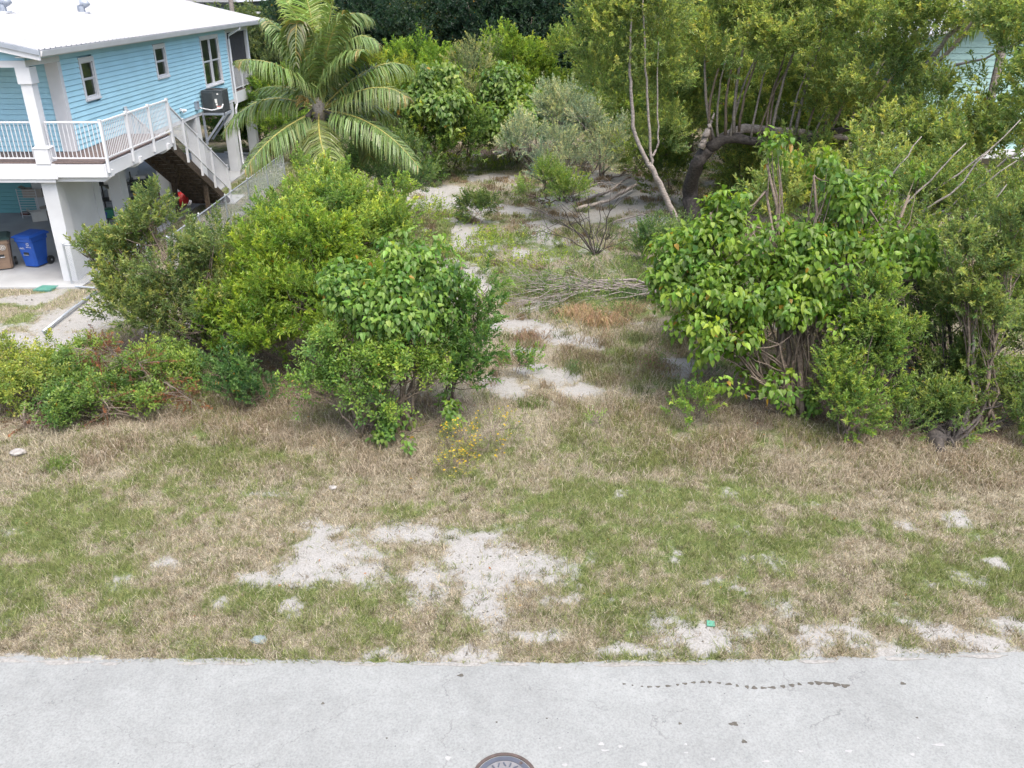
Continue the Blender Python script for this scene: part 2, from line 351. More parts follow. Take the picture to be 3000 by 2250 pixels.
# ------------------------------------------------------------------ road
def roadmat():
    m, t, n, b = newmat('worn_pale_asphalt'); L = t.links; tc = n.new('ShaderNodeTexCoord')
    def noise(sc, det=6, ro=.6):
        z = n.new('ShaderNodeTexNoise'); z.inputs['Scale'].default_value = sc; z.inputs['Detail'].default_value = det; z.inputs['Roughness'].default_value = ro
        L.new(tc.outputs['Object'], z.inputs['Vector']); return z
    big = noise(.7, 6, .6); fine = noise(34, 5, .85); mid = noise(4, 9, .75)
    r = n.new('ShaderNodeValToRGB'); r.color_ramp.elements[0].position = .3; r.color_ramp.elements[1].position = .72
    r.color_ramp.elements[0].color = (.15, .162, .163, 1); r.color_ramp.elements[1].color = (.268, .282, .282, 1)
    e = r.color_ramp.elements.new(.5); e.color = (.222, .235, .233, 1)
    L.new(fine.outputs['Fac'], r.inputs[0])
    mr = n.new('ShaderNodeMapRange'); mr.inputs[1].default_value = .3; mr.inputs[2].default_value = .7; mr.inputs[3].default_value = .88; mr.inputs[4].default_value = 1.09; L.new(big.outputs['Fac'], mr.inputs[0])
    mr2 = n.new('ShaderNodeMapRange'); mr2.inputs[1].default_value = .3; mr2.inputs[2].default_value = .7; mr2.inputs[3].default_value = .89; mr2.inputs[4].default_value = 1.07; L.new(mid.outputs['Fac'], mr2.inputs[0])
    mu = n.new('ShaderNodeMath'); mu.operation = 'MULTIPLY'; L.new(mr.outputs[0], mu.inputs[0]); L.new(mr2.outputs[0], mu.inputs[1])
    # dark pits and pale chips
    vo = n.new('ShaderNodeTexVoronoi'); vo.inputs['Scale'].default_value = 9; L.new(tc.outputs['Object'], vo.inputs['Vector'])
    vc = n.new('ShaderNodeSeparateColor'); L.new(vo.outputs['Color'], vc.inputs[0])
    pit = n.new('ShaderNodeMath'); pit.operation = 'LESS_THAN'; L.new(vo.outputs['Distance'], pit.inputs[0]); pit.inputs[1].default_value = .075
    sel = n.new('ShaderNodeMath'); sel.operation = 'GREATER_THAN'; L.new(vc.outputs[0], sel.inputs[0]); sel.inputs[1].default_value = .8
    pm = n.new('ShaderNodeMath'); pm.operation = 'MULTIPLY'; L.new(pit.outputs[0], pm.inputs[0]); L.new(sel.outputs[0], pm.inputs[1])
    # hairline cracks
    dn = noise(1.2, 6, .6); sc = n.new('ShaderNodeVectorMath'); sc.operation = 'MULTIPLY_ADD'; L.new(dn.outputs['Color'], sc.inputs[0]); sc.inputs[1].default_value = (1.2, 1.2, 0); L.new(tc.outputs['Object'], sc.inputs[2])
    vk = n.new('ShaderNodeTexVoronoi'); vk.feature = 'DISTANCE_TO_EDGE'; vk.inputs['Scale'].default_value = .33; L.new(sc.outputs[0], vk.inputs['Vector'])
    ck = n.new('ShaderNodeMapRange'); ck.inputs[1].default_value = .0; ck.inputs[2].default_value = .0035; ck.inputs[3].default_value = 1; ck.inputs[4].default_value = 0; L.new(vk.outputs['Distance'], ck.inputs[0])
    cn = noise(1.7, 3); cs = n.new('ShaderNodeMapRange'); cs.inputs[1].default_value = .46; cs.inputs[2].default_value = .56; cs.inputs[4].default_value = .45; L.new(cn.outputs['Fac'], cs.inputs[0])
    cm = n.new('ShaderNodeMath'); cm.operation = 'MULTIPLY'; L.new(ck.outputs[0], cm.inputs[0]); L.new(cs.outputs[0], cm.inputs[1])
    v = n.new('ShaderNodeVectorMath'); v.operation = 'SCALE'; L.new(r.outputs[0], v.inputs[0]); L.new(mu.outputs[0], v.inputs['Scale'])
    d1 = n.new('ShaderNodeMix'); d1.data_type = 'RGBA'; L.new(pm.outputs[0], d1.inputs[0]); L.new(v.outputs[0], d1.inputs[6]); d1.inputs[7].default_value = (.09, .095, .1, 1)
    d2 = n.new('ShaderNodeMix'); d2.data_type = 'RGBA'; L.new(cm.outputs[0], d2.inputs[0]); L.new(d1.outputs[2], d2.inputs[6]); d2.inputs[7].default_value = (.07, .07, .07, 1)
    L.new(d2.outputs[2], b.inputs['Base Color']); b.inputs['Roughness'].default_value = .9; b.inputs['Specular IOR Level'].default_value = .2
    bp = n.new('ShaderNodeBump'); bp.inputs['Strength'].default_value = .5; bp.inputs['Distance'].default_value = .006; L.new(fine.outputs['Fac'], bp.inputs['Height']); L.new(bp.outputs[0], b.inputs['Normal'])
    return m
rx = np.concatenate([[-600, -200, -60], np.arange(-24, 24.01, .04), [60, 200, 600]])
ey = edge_y(rx)+(fbm(rx*2.5, rx*0, 0, 31, 4)-.5)*.10+(fbm(rx*14, rx*0, 0, 33, 3)-.5)*.045
V = []
for z, yy in ((.022, 1.2), (.022, 8.2), (.022, None), (-.04, None)):
    y_ = ey+(.004 if z < 0 else 0) if yy is None else np.full_like(rx, yy); V.append(np.stack([rx, y_, np.full_like(rx, z)], -1))
V = np.concatenate(V); n_ = len(rx); q = []
for r_ in range(3):
    i = np.arange(n_-1)+r_*n_; q.append(np.stack([i, i+1, i+1+n_, i+n_], -1))
road = mesh_np('road', V, np.concatenate(q), roadmat(), sides=4); props(road, kind='structure')
rng = np.random.default_rng(5)
M['tar'] = paint('dark_tar_stain', (.085, .08, .07), .9, .2, 30, spec=.1)
M['paintspot'] = paint('white_paint_drop', (.29, .297, .297), .8, .08, 30, spec=.1)
def blob(name, u, v, ru, rv, mat, parent, z=.026, lab=None):
    c = G(u, v, z); a = G(u+ru, v, z).x-c.x; b_ = abs(G(u, v-rv, z).y-G(u, v+rv, z).y)/2; n = 14; ph = rng.uniform(0, 6)
    pts = []
    for k in range(n):
        t = 2*math.pi*k/n; r = 1+.22*math.sin(3*t+ph)+rng.uniform(-.2, .2); pts.append((c.x+a*r*math.cos(t), c.y+b_*r*math.sin(t)))
    o = MB().prism(pts, 'z', z-.006, z).build(name, mat, parent)
    if lab: o['label'] = lab
for k in range(26):   # the wavering line of drips
    u = 1825+k*26+rng.uniform(-6, 6); s_ = .35+.65*k/25
    blob('tar_drip', u, 2003+8*math.sin(k*.5)+k*.25, (9+rng.uniform(-3, 8))*s_, (4.5+rng.uniform(-1, 2))*s_, M['tar'], road)
for (u, v, a_, b_) in [(2150, 2120, 13, 6), (2645, 2002, 8, 4), (1350, 1978, 9, 4), (2180, 2172, 8, 5), (1992, 2119, 5, 3), (946, 2060, 5, 3), (1455, 2115, 3, 2), (1602, 2104, 3, 2), (1133, 2162, 3, 2), (2687, 2102, 4, 2)]:
    blob('tar_spot', u, v, a_, b_, M['tar'], road)
for (u, v, a_, b_) in [(1762, 2179, 8, 5), (1818, 2186, 7, 4), (1772, 2198, 12, 3), (1886, 2238, 12, 6), (2090, 2223, 7, 4), (2487, 2200, 12, 4), (2690, 2162, 5, 3), (2750, 2182, 18, 4), (2672, 2210, 8, 4), (1313, 2220, 8, 6), (2009, 2180, 5, 3), (2245, 2230, 12, 3), (2010, 2205, 6, 2), (1655, 2240, 8, 4), (2345, 2200, 7, 3), (1640, 2190, 5, 3)]:
    blob('paint_spot', u, v, a_, b_, M['paintspot'], road)
M['sandspill'] = paint('sand_spill', (.225, .223, .212), .95, .25, 25, bump=.4)
for k, (u, v, a_, b_) in enumerate([(20, 1935, 60, 7), (190, 1940, 80, 6), (320, 1944, 30, 4), (560, 1944, 40, 4), (690, 1944, 50, 5), (1060, 1946, 60, 4), (1330, 1946, 90, 5), (1500, 1946, 50, 4), (1840, 1946, 90, 6), (2020, 1944, 60, 4), (2390, 1938, 50, 5), (2640, 1930, 60, 4), (2880, 1922, 70, 5)]):
    blob('sand_spill', u, v, a_, b_, M['sandspill'], road, .0245+.0004*k)
# ---- manhole
mc = G(1478, 2287, .022)
mh = empty('manhole_cover', (mc.x, mc.y, .02), 'round iron manhole cover with rusty rim set in the road', 'manhole cover')
M['rust'] = paint('rusty_iron', (.07, .052, .047), .8, .3, 12, bump=.5)
M['iron'] = paint('blue_grey_iron', (.08, .09, .115), .5, .15, 8, metal=.3, bump=.2)
M['ironlight'] = paint('worn_dusty_iron', (.15, .155, .165), .7, .15, 14, bump=.5)
def ring(r0, r1, z0, z1, n=48):
    mb = MB(); V = []; F = []
    for k in range(n):
        t = 2*math.pi*k/n; c, s = math.cos(t), math.sin(t)
        V += [(mc.x+r0*c, mc.y+r0*s, z0), (mc.x+r1*c, mc.y+r1*s, z0), (mc.x+r1*c, mc.y+r1*s, z1), (mc.x+r0*c, mc.y+r0*s, z1)]
        j = (k+1) % n
        for a in range(4): F.append((4*k+a, 4*k+(a+1) % 4, 4*j+(a+1) % 4, 4*j+a))
    return mb.add(V, F)
ring(.335, .372, .0, .034).build('frame', M['rust'], mh)
lid = MB().disc((mc.x, mc.y, .0), .325, .028, 48).build('lid', M['ironlight'], mh)
ring(.262, .318, .02, .036).build('raised_rim', M['iron'], lid)
for k in range(20):
    t = 2*math.pi*k/20; r0, r1 = (.19, .235) if k % 2 else (.17, .22); aa = t+.5*(k % 3-1)
    c0 = Vector((mc.x+.21*math.cos(t), mc.y+.21*math.sin(t), .032)); d = Vector((math.cos(aa), math.sin(aa), 0))*.028
    MB().beam(c0-d, c0+d, .014, .012).build('raised_bar', M['iron'], lid)
for k in range(8):
    t = 2*math.pi*k/8+.2; c0 = Vector((mc.x+.11*math.cos(t), mc.y+.11*math.sin(t), .032)); d = Vector((math.cos(t), math.sin(t), 0))*.03
    MB().beam(c0-d, c0+d, .014, .012).build('raised_bar', M['iron'], lid)
for t in (R(50), R(230)):
    MB().disc((mc.x+.29*math.cos(t), mc.y+.29*math.sin(t), .03), .02, .009, 10).build('pick_hole', M['rust'], lid)

# ================================================================== HOUSE
house = empty('stilt_house', (-17, 34, 0), 'light blue clapboard house on tall white stilts with a white metal roof', 'house')
H = house
WX = -12.95; XL = -22.25; RX = -17.6; Y0, YP, Y2, Y3 = 24.1, 25.65, 41.3, 44.7
ZB, ZF, ZC = 3.25, 3.55, 6.42; SL = .22; EX = -12.42; EZ = 6.52
def plank(x_or_y, a, b, z, h, side, mat=M['blue'], parent=H, a2=None, b2=None):
    """clapboard; side 'x': wall facing +x at x; side 'y': wall facing -y at y"""
    p = x_or_y
    if side == 'x': mb = MB().prism([(p-.012, z), (p+.03, z), (p+.006, z+h-.014), (p-.012, z+h-.014)], 'y', a, b)
    else:
        a2 = a if a2 is None else a2; b2 = b if b2 is None else b2
        V = [(a, p+.012, z), (a, p-.03, z), (a2, p-.006, z+h-.014), (a2, p+.012, z+h-.014), (b, p+.012, z), (b, p-.03, z), (b2, p-.006, z+h-.014), (b2, p+.012, z+h-.014)]
        mb = MB().add(V, [(0, 1, 2, 3), (7, 6, 5, 4), (0, 4, 5, 1), (1, 5, 6, 2), (2, 6, 7, 3), (3, 7, 4, 0)])
    return mb.build('plank', mat, parent)
WINS = [(26.9, 27.9, 4.8, 6.05, 1), (32.7, 33.85, 4.88, 6.08, 1), (37.7, 40.1, 4.05, 6.1, 2)]
PH = .15
sidewall = bx('wall', M['blue'], H, WX-.16, WX-.1, YP, Y2, ZB, ZC)
z = ZB
while z < ZC-.02:
    h = min(PH, ZC-z); segs = [(YP+.16, Y2)]
    for (a, b, z0, z1, k) in WINS:
        if z+h > z0+.04 and z < z1-.04: segs = [s for (c, d) in segs for s in ((c, min(d, a+.05)), (max(c, b-.05), d)) if s[1]-s[0] > .02]
    for (a, b) in segs: plank(WX, a, b, z, h, 'x', parent=sidewall)
    z += PH
for (a, b, z0, z1, k) in WINS:
    t = .11; x0, x1 = WX-.02, WX+.045
    win = MB().box(x0, x1, a, a+t, z0, z1).box(x0, x1, b-t, b, z0, z1).box(x0, x1, a+t, b-t, z1-t*1.3, z1).box(x0, x1, a+t, b-t, z0, z0+t).build('window', M['white'], H)
    if k == 2: win['label'] = 'double window with four panes above the air conditioner'
    bx('sill', M['white'], win, x1, x1+.04, a+.02, b-.02, z0+.02, z0+.07)
    bx('curtain', M['curtain'], win, WX-.095, WX-.075, a+t, b-t, z0+t, z1-t)
    ca = [(a+t, b-t)] if k == 1 else [(a+t, (a+b)/2-.04), ((a+b)/2+.04, b-t)]
    if k == 2: bx('mullion', M['white'], win, WX-.04, WX+.03, (a+b)/2-.04, (a+b)/2+.04, z0+t, z1-t*1.3)
    for (c, d) in ca:
        zm = (z0+z1)/2; xx = WX-.03
        for (p0, p1, dx) in ((zm, z1-t*1.3, .02), (z0+t, zm, 0)):
            f = .035
            s_ = MB().box(xx+dx-.02, xx+dx, c, c+f, p0, p1).box(xx+dx-.02, xx+dx, d-f, d, p0, p1).box(xx+dx-.02, xx+dx, c+f, d-f, p0, p0+f).box(xx+dx-.02, xx+dx, c+f, d-f, p1-f, p1).build('sash', M['white'], win)
            MB().add([(xx+dx-.01, c+f, p0+f), (xx+dx-.01, d-f, p0+f), (xx+dx-.01, d-f, p1-f), (xx+dx-.01, c+f, p1-f)], [(0, 1, 2, 3)]).build('pane', M['glass'], win)
# porch corner trim and side header
bx('corner_trim', M['white'], H, WX-.35, WX+.03, YP-.02, YP+.16, ZF, 6.04)
bx('corner_trim', M['white'], H, WX-.02, WX+.035, Y2-.1, Y2+.02, ZB, ZC)
bx('header', M['white'], H, WX-.2, WX+.032, Y0+.02, YP+.162, 6.05, 6.2)
bx('header', M['white'], H, XL, WX+.03, Y0-.16, Y0+.02, 6.03, 6.2)
MBh = bx('wall', M['blue'], H, WX-.2, WX, Y0+.02, YP+.1, 6.2, ZC)
plank(WX+.003, Y0, YP+.16, 6.2, .11, 'x', parent=MBh); plank(WX+.003, Y0, YP+.16, 6.31, .11, 'x', parent=MBh)
# porch back wall
pw = bx('wall', M['blue'], H, XL, WX-.2, YP+.06, YP+.12, ZF, 6.5)
z = ZF
while z < 6.4: plank(YP+.04, XL, WX-.35, z, PH, 'y', parent=pw); z += PH
bx('ceiling', M['white'], H, XL, WX-.2, Y0+.02, YP+.1, 6.21, 6.24)
# gable
gw = MB().prism([(XL, 6.2), (WX, 6.2), (WX, 6.42), (RX, 6.42+SL*(WX-RX)), (XL, 6.42)], 'y', Y0-.05, Y0).build('gable_wall', M['blue'], H)
z = 6.2
while z < 7.35:
    def lim(zz): return WX-max(0, (zz-6.42)/SL)
    plank(Y0-.06, 2*RX-lim(z), lim(z), z, PH, 'y', parent=gw, a2=2*RX-lim(z+PH), b2=lim(z+PH)); z += PH
# remaining shell
bx('wall', M['blue'], H, XL, XL+.1, YP, Y2, ZB, ZC)
bw = bx('wall', M['blue'], H, XL, WX-.1, Y2-.1, Y2, ZB, ZC)
# floor structure
bx('floor', M['white'], H, XL, WX+.01, Y0-.1, Y3, 3.12, 3.26)
bx('fascia_board', M['white'], H, XL, WX+.2, Y0-.14, Y0-.1, 3.08, 3.5)
bx('fascia_board', M['white'], H, WX+.012, WX+.05, Y2, Y3+.04, 3.0, 3.5)
bx('fascia_board', M['white'], H, WX-.35, WX+.012, Y3+.0, Y3+.04, 3.0, 3.5)
# porch and landing deck boards
LX = -11.4; LY = 29.1
dk = bx('deck_frame', M['white'], H, WX+.02, LX-.02, Y0-.04, LY-.02, 3.3, 3.48)
y = Y0-.08
while y < LY-.05:
    MB().box(WX+.05 if y > YP else -20.0, LX-.02, y, y+.132, 3.5, 3.54).build('deck_board', M['deck'], dk); y += .14
for (y_) in np.arange(Y2+.02, Y3, .14): MB().box(WX-2.6, WX+.04, y_, y_+.132, 3.5, 3.54).build('deck_board', M['deck'], dk)
bx('fascia_board', M['white'], H, WX+.2, LX, Y0-.13, Y0-.09, 3.13, 3.48)
bx('fascia_board', M['white'], H, LX-.04+.045, LX+.045, Y0-.13, LY, 3.13, 3.48)
for y_ in (Y0+.12, 26.3, 28.6):
    mb = MB().prism([(WX, 3.29), (LX+.1, 3.29), (LX+.1, 3.12), (LX-.12, 2.98), (WX, 2.98)], 'y', y_-.1, y_+.1); mb.build('cantilever_beam', M['white'], H)
bx('beam', M['white'], H, XL, WX+.1, Y0-.1, Y0+.3, 2.98, 3.08)
# stilts
for i, y_ in enumerate((24.38, 28.4, 32.4, 36.2, 40.9, 44.3)):
    bx('stilt', M['whitecol'], H, WX-.42, WX, y_-.22, y_+.22, 0.03, 3.1)
for x_ in (-18.0, -22.0):
    for y_ in (28.4, 32.4, 36.2, 40.7, 44.3): bx('stilt', M['whitecol'], H, x_-.2, x_+.2, y_-.2, y_+.2, .03, 3.12)
bx('ground_floor_panel', M['whitecol'], H, WX-.2, WX-.06, 24.62, 26.35, .03, 3.1)
bx('ground_floor_panel', M['whitecol'], H, WX-.3, WX-.03, 26.36, 26.75, .03, 3.1)
bx('slab', M['concrete'], H, -24, WX+.35, 23.55, 45.5, -.1, .035)
# enclosed ground floor room with teal siding
gr = bx('ground_floor_wall', M['tealdark'], H, -24, -17.75, 32.5, 32.6, .035, 3.1)
z = .05
while z < 3.0: plank(32.49, -24, -18.1, z, .16, 'y', M['tealdark'], gr); z += .16
gr2 = bx('ground_floor_wall', M['whitecol'], H, -17.75, -17.5, 32.3, 40, .035, 3.1)
# porch posts
def post(x, y, zt, z0=3.5):
    o = bx('porch_post', M['white'], H, x-.15, x+.15, y-.15, y+.15, z0, zt)
    bx('base_trim', M['white'], o, x-.2, x+.2, y-.2, y+.2, z0, z0+.42)
    MB().add([(x-.22, y-.22, z0+.42), (x+.22, y-.22, z0+.42), (x+.22, y+.22, z0+.42), (x-.22, y+.22, z0+.42), (x-.15, y-.15, z0+.48), (x+.15, y-.15, z0+.48), (x+.15, y+.15, z0+.48), (x-.15, y+.15, z0+.48)],
             [(0, 3, 2, 1), (4, 5, 6, 7), (0, 1, 5, 4), (1, 2, 6, 5), (2, 3, 7, 6), (3, 0, 4, 7)]).build('moulding', M['white'], o)
    bx('capital', M['white'], o, x-.19, x+.19, y-.19, y+.19, zt-.42, zt)
post(WX-.1, Y0+.04, 6.03); post(-19.5, Y0+.04, 6.03)
# ---- roof
rf = MB().prism([(EX+.02, EZ-.05), (RX, EZ-.05+SL*(EX-RX)), (2*RX-EX, EZ-.05), (2*RX-EX, EZ-.12), (RX, EZ-.12+SL*(EX-RX)), (EX+.02, EZ-.12)], 'y', 23.75, 46.1).build('roof', M['white'], H)
def roof_panel(sign):
    prof = []
    for k in range(3):
        o = k*.3; prof += [(o, 0), (o+.014, .03), (o+.046, .03), (o+.06, 0), (o+.12, .0), (o+.125, .006), (o+.145, .006), (o+.15, 0), (o+.2, 0), (o+.205, .006), (o+.225, .006), (o+.23, 0)]
    prof.append((.9, 0)); V = []; F = []; n = len(prof); Lx = EX-RX+.06
    for (dx, dz) in ((0, 0), (-Lx*sign, Lx*SL)):
        for (yy, zz) in prof: V.append((dx, yy, dz+zz))
        for (yy, zz) in prof: V.append((dx, yy, dz+zz-.004))
    for k in range(n-1):
        F.append((k, k+1, 2*n+k+1, 2*n+k)); F.append((n+k+1, n+k, 3*n+k, 3*n+k+1)); F.append((k, n+k, n+k+1, k+1)); F.append((2*n+k, 2*n+k+1, 3*n+k+1, 3*n+k))
    me = bpy.data.meshes.new('roof_panel'); me.from_pydata(V, [], F); me.materials.append(M['roof']); return me
pm1, pm2 = roof_panel(1), roof_panel(-1)
for k in range(25):
    o = link('roof_panel', pm1, rf, Vector((EX+.06, 23.7+k*.9, EZ-.04))-wloc(rf)); o = link('roof_panel', pm2, rf, Vector((2*RX-EX-.06, 23.7+k*.9, EZ-.04))-wloc(rf))
MB().prism([(RX-.2, EZ+SL*(EX-RX)-.05), (RX, EZ+SL*(EX-RX)+.03), (RX+.2, EZ+SL*(EX-RX)-.05)], 'y', 23.7, 46.2).build('ridge_cap', M['roof'], rf)
for k in range(75):  # dark plugs standing in for the shade inside the open rib ends
    y_ = 23.7+k*.3+.03; q = MB().prism([(y_-.028, EZ-.043), (y_+.028, EZ-.043), (y_+.016, EZ-.014), (y_-.016, EZ-.014)], 'x', EX+.045, EX+.062).build('rib_end_shade', M['ac'], rf)
# rake boards at both gable ends
for (ya, yb, mat, dz) in ((23.68, 23.75, M['white'], -.30), (46.1, 46.2, M['white'], -.25)):
    MB().prism([(EX+.05, EZ-.05), (RX, EZ-.05+SL*(EX-RX)), (RX, EZ+dz+SL*(EX-RX)), (EX+.05, EZ+dz)], 'y', ya, yb).build('rake_board', mat, rf)
    MB().prism([(2*RX-EX, EZ-.05), (RX, EZ-.05+SL*(EX-RX)), (RX, EZ+dz+SL*(EX-RX)), (2*RX-EX, EZ+dz)], 'y', ya, yb).build('rake_board', mat, rf)
MB().prism([(EX+.1, EZ-.05), (RX, EZ-.05+SL*(EX-RX)), (RX, EZ-.17+SL*(EX-RX)), (EX+.1, EZ-.17)], 'y', 23.63, 23.675).build('rake_flashing', M['greymetal'], rf)
# gutter, fascia, soffit
bx('fascia_board', M['white'], rf, EX-.03, EX+.005, 23.76, 46.08, EZ-.24, EZ-.125)
bx('soffit', M['white'], rf, WX-.1, EX-.03, 23.76, 46.08, EZ-.24, EZ-.21)
MB().prism([(EX+.01, EZ-.2), (EX+.08, EZ-.2), (EX+.125, EZ-.06), (EX+.105, EZ-.06), (EX+.07, EZ-.18), (EX+.01, EZ-.18)], 'y', 23.8, 46.05).build('gutter', M['white'], rf)
MB().prism([(EX+.01, EZ-.2), (EX+.08, EZ-.2), (EX+.125, EZ-.06), (EX+.01, EZ-.06)], 'y', 23.77, 23.8).build('gutter_end', M['white'], rf)
def roofz(x): return EZ+SL*(EX-x)-.03
for (u, v) in ((240, 38), (8, 36)):
    d = ray(u, v); # intersect with the roof slope
    t = (CAM_H-(EZ+SL*EX-.03))/(-(d.z+SL*d.x)); px, py = d.x*t, d.y*t; pz = roofz(px)
    vt = MB().tube([(px, py, pz-.05), (px, py, pz+.22), (px+.06, py, pz+.33), (px+.17, py, pz+.33), (px+.24, py, pz+.22)], .13, 12).build('roof_vent', M['greymetal'], rf, smooth=True)
    MB().box(px-.2, px+.2, py-.2, py+.2, pz-.02, pz+.035).build('flashing', M['white'], vt)
# downspout at the far corner, then down the stilt
yd = Y2+.1
MB().tube([(EX+.05, yd+.3, EZ-.18), (EX+.05, yd+.3, EZ-.28), (WX+.09, yd+.1, EZ-.55), (WX+.09, yd, EZ-.75), (WX+.09, yd, 3.0), (WX+.06, 41.2, 2.8), (WX+.06, 41.2, .35), (WX+.14, 41.2, .16), (WX+.4, 41.1, .1)], .05, 8).build('downspout', M['white'], H)
# screened rear porch
bx('porch_column', M['white'], H, WX-.22, WX+.03, Y3-.25, Y3, 3.5, 6.1)
bx('porch_column', M['white'], H, WX-.12, WX+.02, Y2+.02, Y2+.14, 3.5, 6.1)
bx('header', M['white'], H, WX-.2, WX+.032, Y2+.02, Y3+.02, 6.06, 6.22)
hb = bx('wall', M['blue'], H, WX-.2, WX, Y2+.02, Y3, 6.22, ZC)
bx('header', M['white'], H, -16.0, WX-.2, Y3-.15, Y3+.02, 6.06, 6.4)
bx('insect_screen', M['screen'], H, WX-.1, WX-.09, Y2+.14, Y3-.25, 3.55, 6.06)
bx('insect_screen', M['screen'], H, -16.0, WX-.2, Y3-.1, Y3-.09, 3.55, 6.06)
# ---- railings
def railing(p0, p1, posts, top=1.07, bot=.1, step=.11, drop=0.0, name='railing', pdown=.06, skip_b=False):
    """p0,p1 floor points; posts: fractions along"""
    p0 = Vector(p0); p1 = Vector(p1); up = Vector((0, 0, 1)); d = p1-p0
    r = MB().beam(p0+up*top, p1+up*top, .055, .045).build(name, M['white'], H)
    MB().beam(p0+up*bot, p1+up*bot, .035, .035).build('bottom_rail', M['white'], r)
    n = max(2, int(d.length/step)); pf = [f*n for f in posts]
    for k in range(n+1):
        if min(abs(k-q) for q in pf) < .45: continue
        q = p0+d*(k/n); MB().box(q.x-.009, q.x+.009, q.y-.009, q.y+.009, q.z+bot+.012, q.z+top-.015).build('baluster', M['white'], r)
    for f in posts:
        q = p0+d*f; MB().box(q.x-.035, q.x+.035, q.y-.035, q.y+.035, q.z-pdown, q.z+top+.05).build('post', M['white'], r)
        MB().box(q.x-.045, q.x+.045, q.y-.045, q.y+.045, q.z+top+.05, q.z+top+.065).build('post_cap', M['white'], r)
railing((-18.2, Y0-.02, 3.54), (WX-.28, Y0-.02, 3.54), (0, .333, .667), step=.115)
railing((WX+.12, Y0-.02, 3.54), (LX+.085, Y0-.02, 3.54), (1.0,), pdown=.3)
railing((LX+.085, Y0-.02, 3.54), (LX+.085, LY, 3.54), (.34, .67, .985), pdown=.3)
SB = 34.3
railing((LX+.06, LY+.06, 3.42), (LX+.06, SB, .38), (.0, .2, .43, .66, .96), top=1.0, pdown=.42, name='stair_railing')
railing((-12.86, LY+.3, 3.3), (-12.86, SB, .38), (.0, .25, .5, .75, .97), top=1.0, pdown=.2, name='stair_railing')
railing((WX, Y2+.2, 3.54), (WX, Y3-.25, 3.54), (.5,), step=.115)
# ---- stairs
st = MB(); st = None
stairs = None
def stringer(x):
    return MB().prism([(LY, 3.42), (SB+.25, .04), (SB-.2, .04), (LY, 3.05)], 'x', x-.022, x+.022)
# (prism on x expects (y,z))
stairs = stringer(-11.5).build('stairs', M['stairwood'], H)
stringer(-12.82).build('stringer', M['stairwood'], stairs); stringer(-12.16).build('stringer', M['stairwood'], stairs)
NS = 18
for k in range(NS):
    f = (k+.5)/NS; yy = LY+(SB-LY)*f; zz = 3.5*(1-f)-.02
    MB().box(-12.8, -11.52, yy-.15, yy+.12, zz-.02, zz+.02).build('tread', M['stairwood'], stairs)
    MB().box(-12.8, -11.52, yy-.15, yy-.132, zz-.14, zz-.025).build('riser', M['stairwood'], stairs)
for (x_, y_) in ((-12.72, 32.0), (-11.62, 32.2)):
    bx('support_post', M['stairwood'], stairs, x_-.07, x_+.07, y_-.07, y_+.07, .0, 3.5*(1-(y_-LY)/(SB-LY))-.1)
MB().beam((-12.72, 32.0, .9), (-12.1, 31.2, 1.9), .04, .12).build('brace', M['stairwood'], stairs)
bx('landing_pad', M['concrete'], stairs, -13.2, -11.2, 34.0, 35.6, -.05, .05)
# ---- AC bracket (part of the house)
ab = MB().box(WX, -11.98, 36.78, 36.86, 3.1, 3.2).box(WX, -11.98, 37.6, 37.68, 3.1, 3.2).box(-12.02, -11.95, 36.78, 37.68, 3.1, 3.2).build('bracket', M['greymetal'], H)
for y_ in (36.82, 37.64): MB().beam((WX, y_, 2.0), (-12.0, y_, 3.12), .06, .08).build('bracket_arm', M['greymetal'], ab)
bx('bracket_post', M['greymetal'], ab, WX, WX+.08, 36.78, 36.86, 1.9, 3.1)
acu = empty('air_conditioner', (-12.42, 37.2, 3.2), 'dark grey air conditioner on a bracket under the double window', 'air conditioner')
ax0, ax1, ay0, ay1, az0, az1 = -12.86, -12.0, 36.78, 37.66, 3.24, 4.08
bx('body', M['ac'], acu, ax0+.02, ax1-.02, ay0+.02, ay1-.02, az0, az1-.03)
bx('base', M['black'], acu, ax0, ax1, ay0, ay1, az0-.035, az0-.002)
top = MB().box(ax0, ax1, ay0, ay1, az1-.03, az1).build('top_cover', M['ac'], acu)
for k in range(9):
    r = .05+.042*k
    MB().tube([(-12.43+r*math.cos(t), 37.22+r*math.sin(t), az1+.02) for t in np.linspace(0, 2*math.pi, 25)], .006, 4, False).build('grille_ring', M['black'], top)
for k in range(21):
    z_ = az0+.05+k*.034
    MB().box(ax0+.05, ax0+.42, ay0-.002, ay0+.022, z_, z_+.014).build('louvre', M['greymetal'] if False else M['ac'], acu)
    MB().box(ax1-.022, ax1+.002, ay0+.05, ay1-.05, z_, z_+.014).build('louvre', M['ac'], acu)
for x_ in (ax0, ax0+.45, ax1-.03): MB().box(x_, x_+.03, ay0-.004, ay0+.02, az0, az1-.03).build('corner_post', M['ac'], acu)
for (a, b, c, d, mm) in ((.53, .62, .28, .44, 'sticker'), (.64, .70, .06, .12, 'sticker'), (.55, .63, .46, .54, 'sticker'), (.58, .8, .56, .66, 'sticker')):
    MB().box(ax0+a, ax0+b, ay0-.008, ay0+.015, az1-d-.05, az1-c-.05).build('label', M[mm], acu)
MB().box(ax0+.59, ax0+.75, ay0-.011, ay0-.008, az1-.64, az1-.61).build('label', M['redprint'], acu)
eb = empty('electrical_box', (WX+.06, 36.2, 3.45), 'small grey disconnect box on the blue wall left of the air conditioner', 'electrical box')
bx('body', M['greymetal'], eb, WX+.023, WX+.14, 36.0, 36.25, 3.42, 3.72); bx('cover', M['galv'], eb, WX+.02, WX+.16, 35.98, 36.27, 3.72, 3.74)
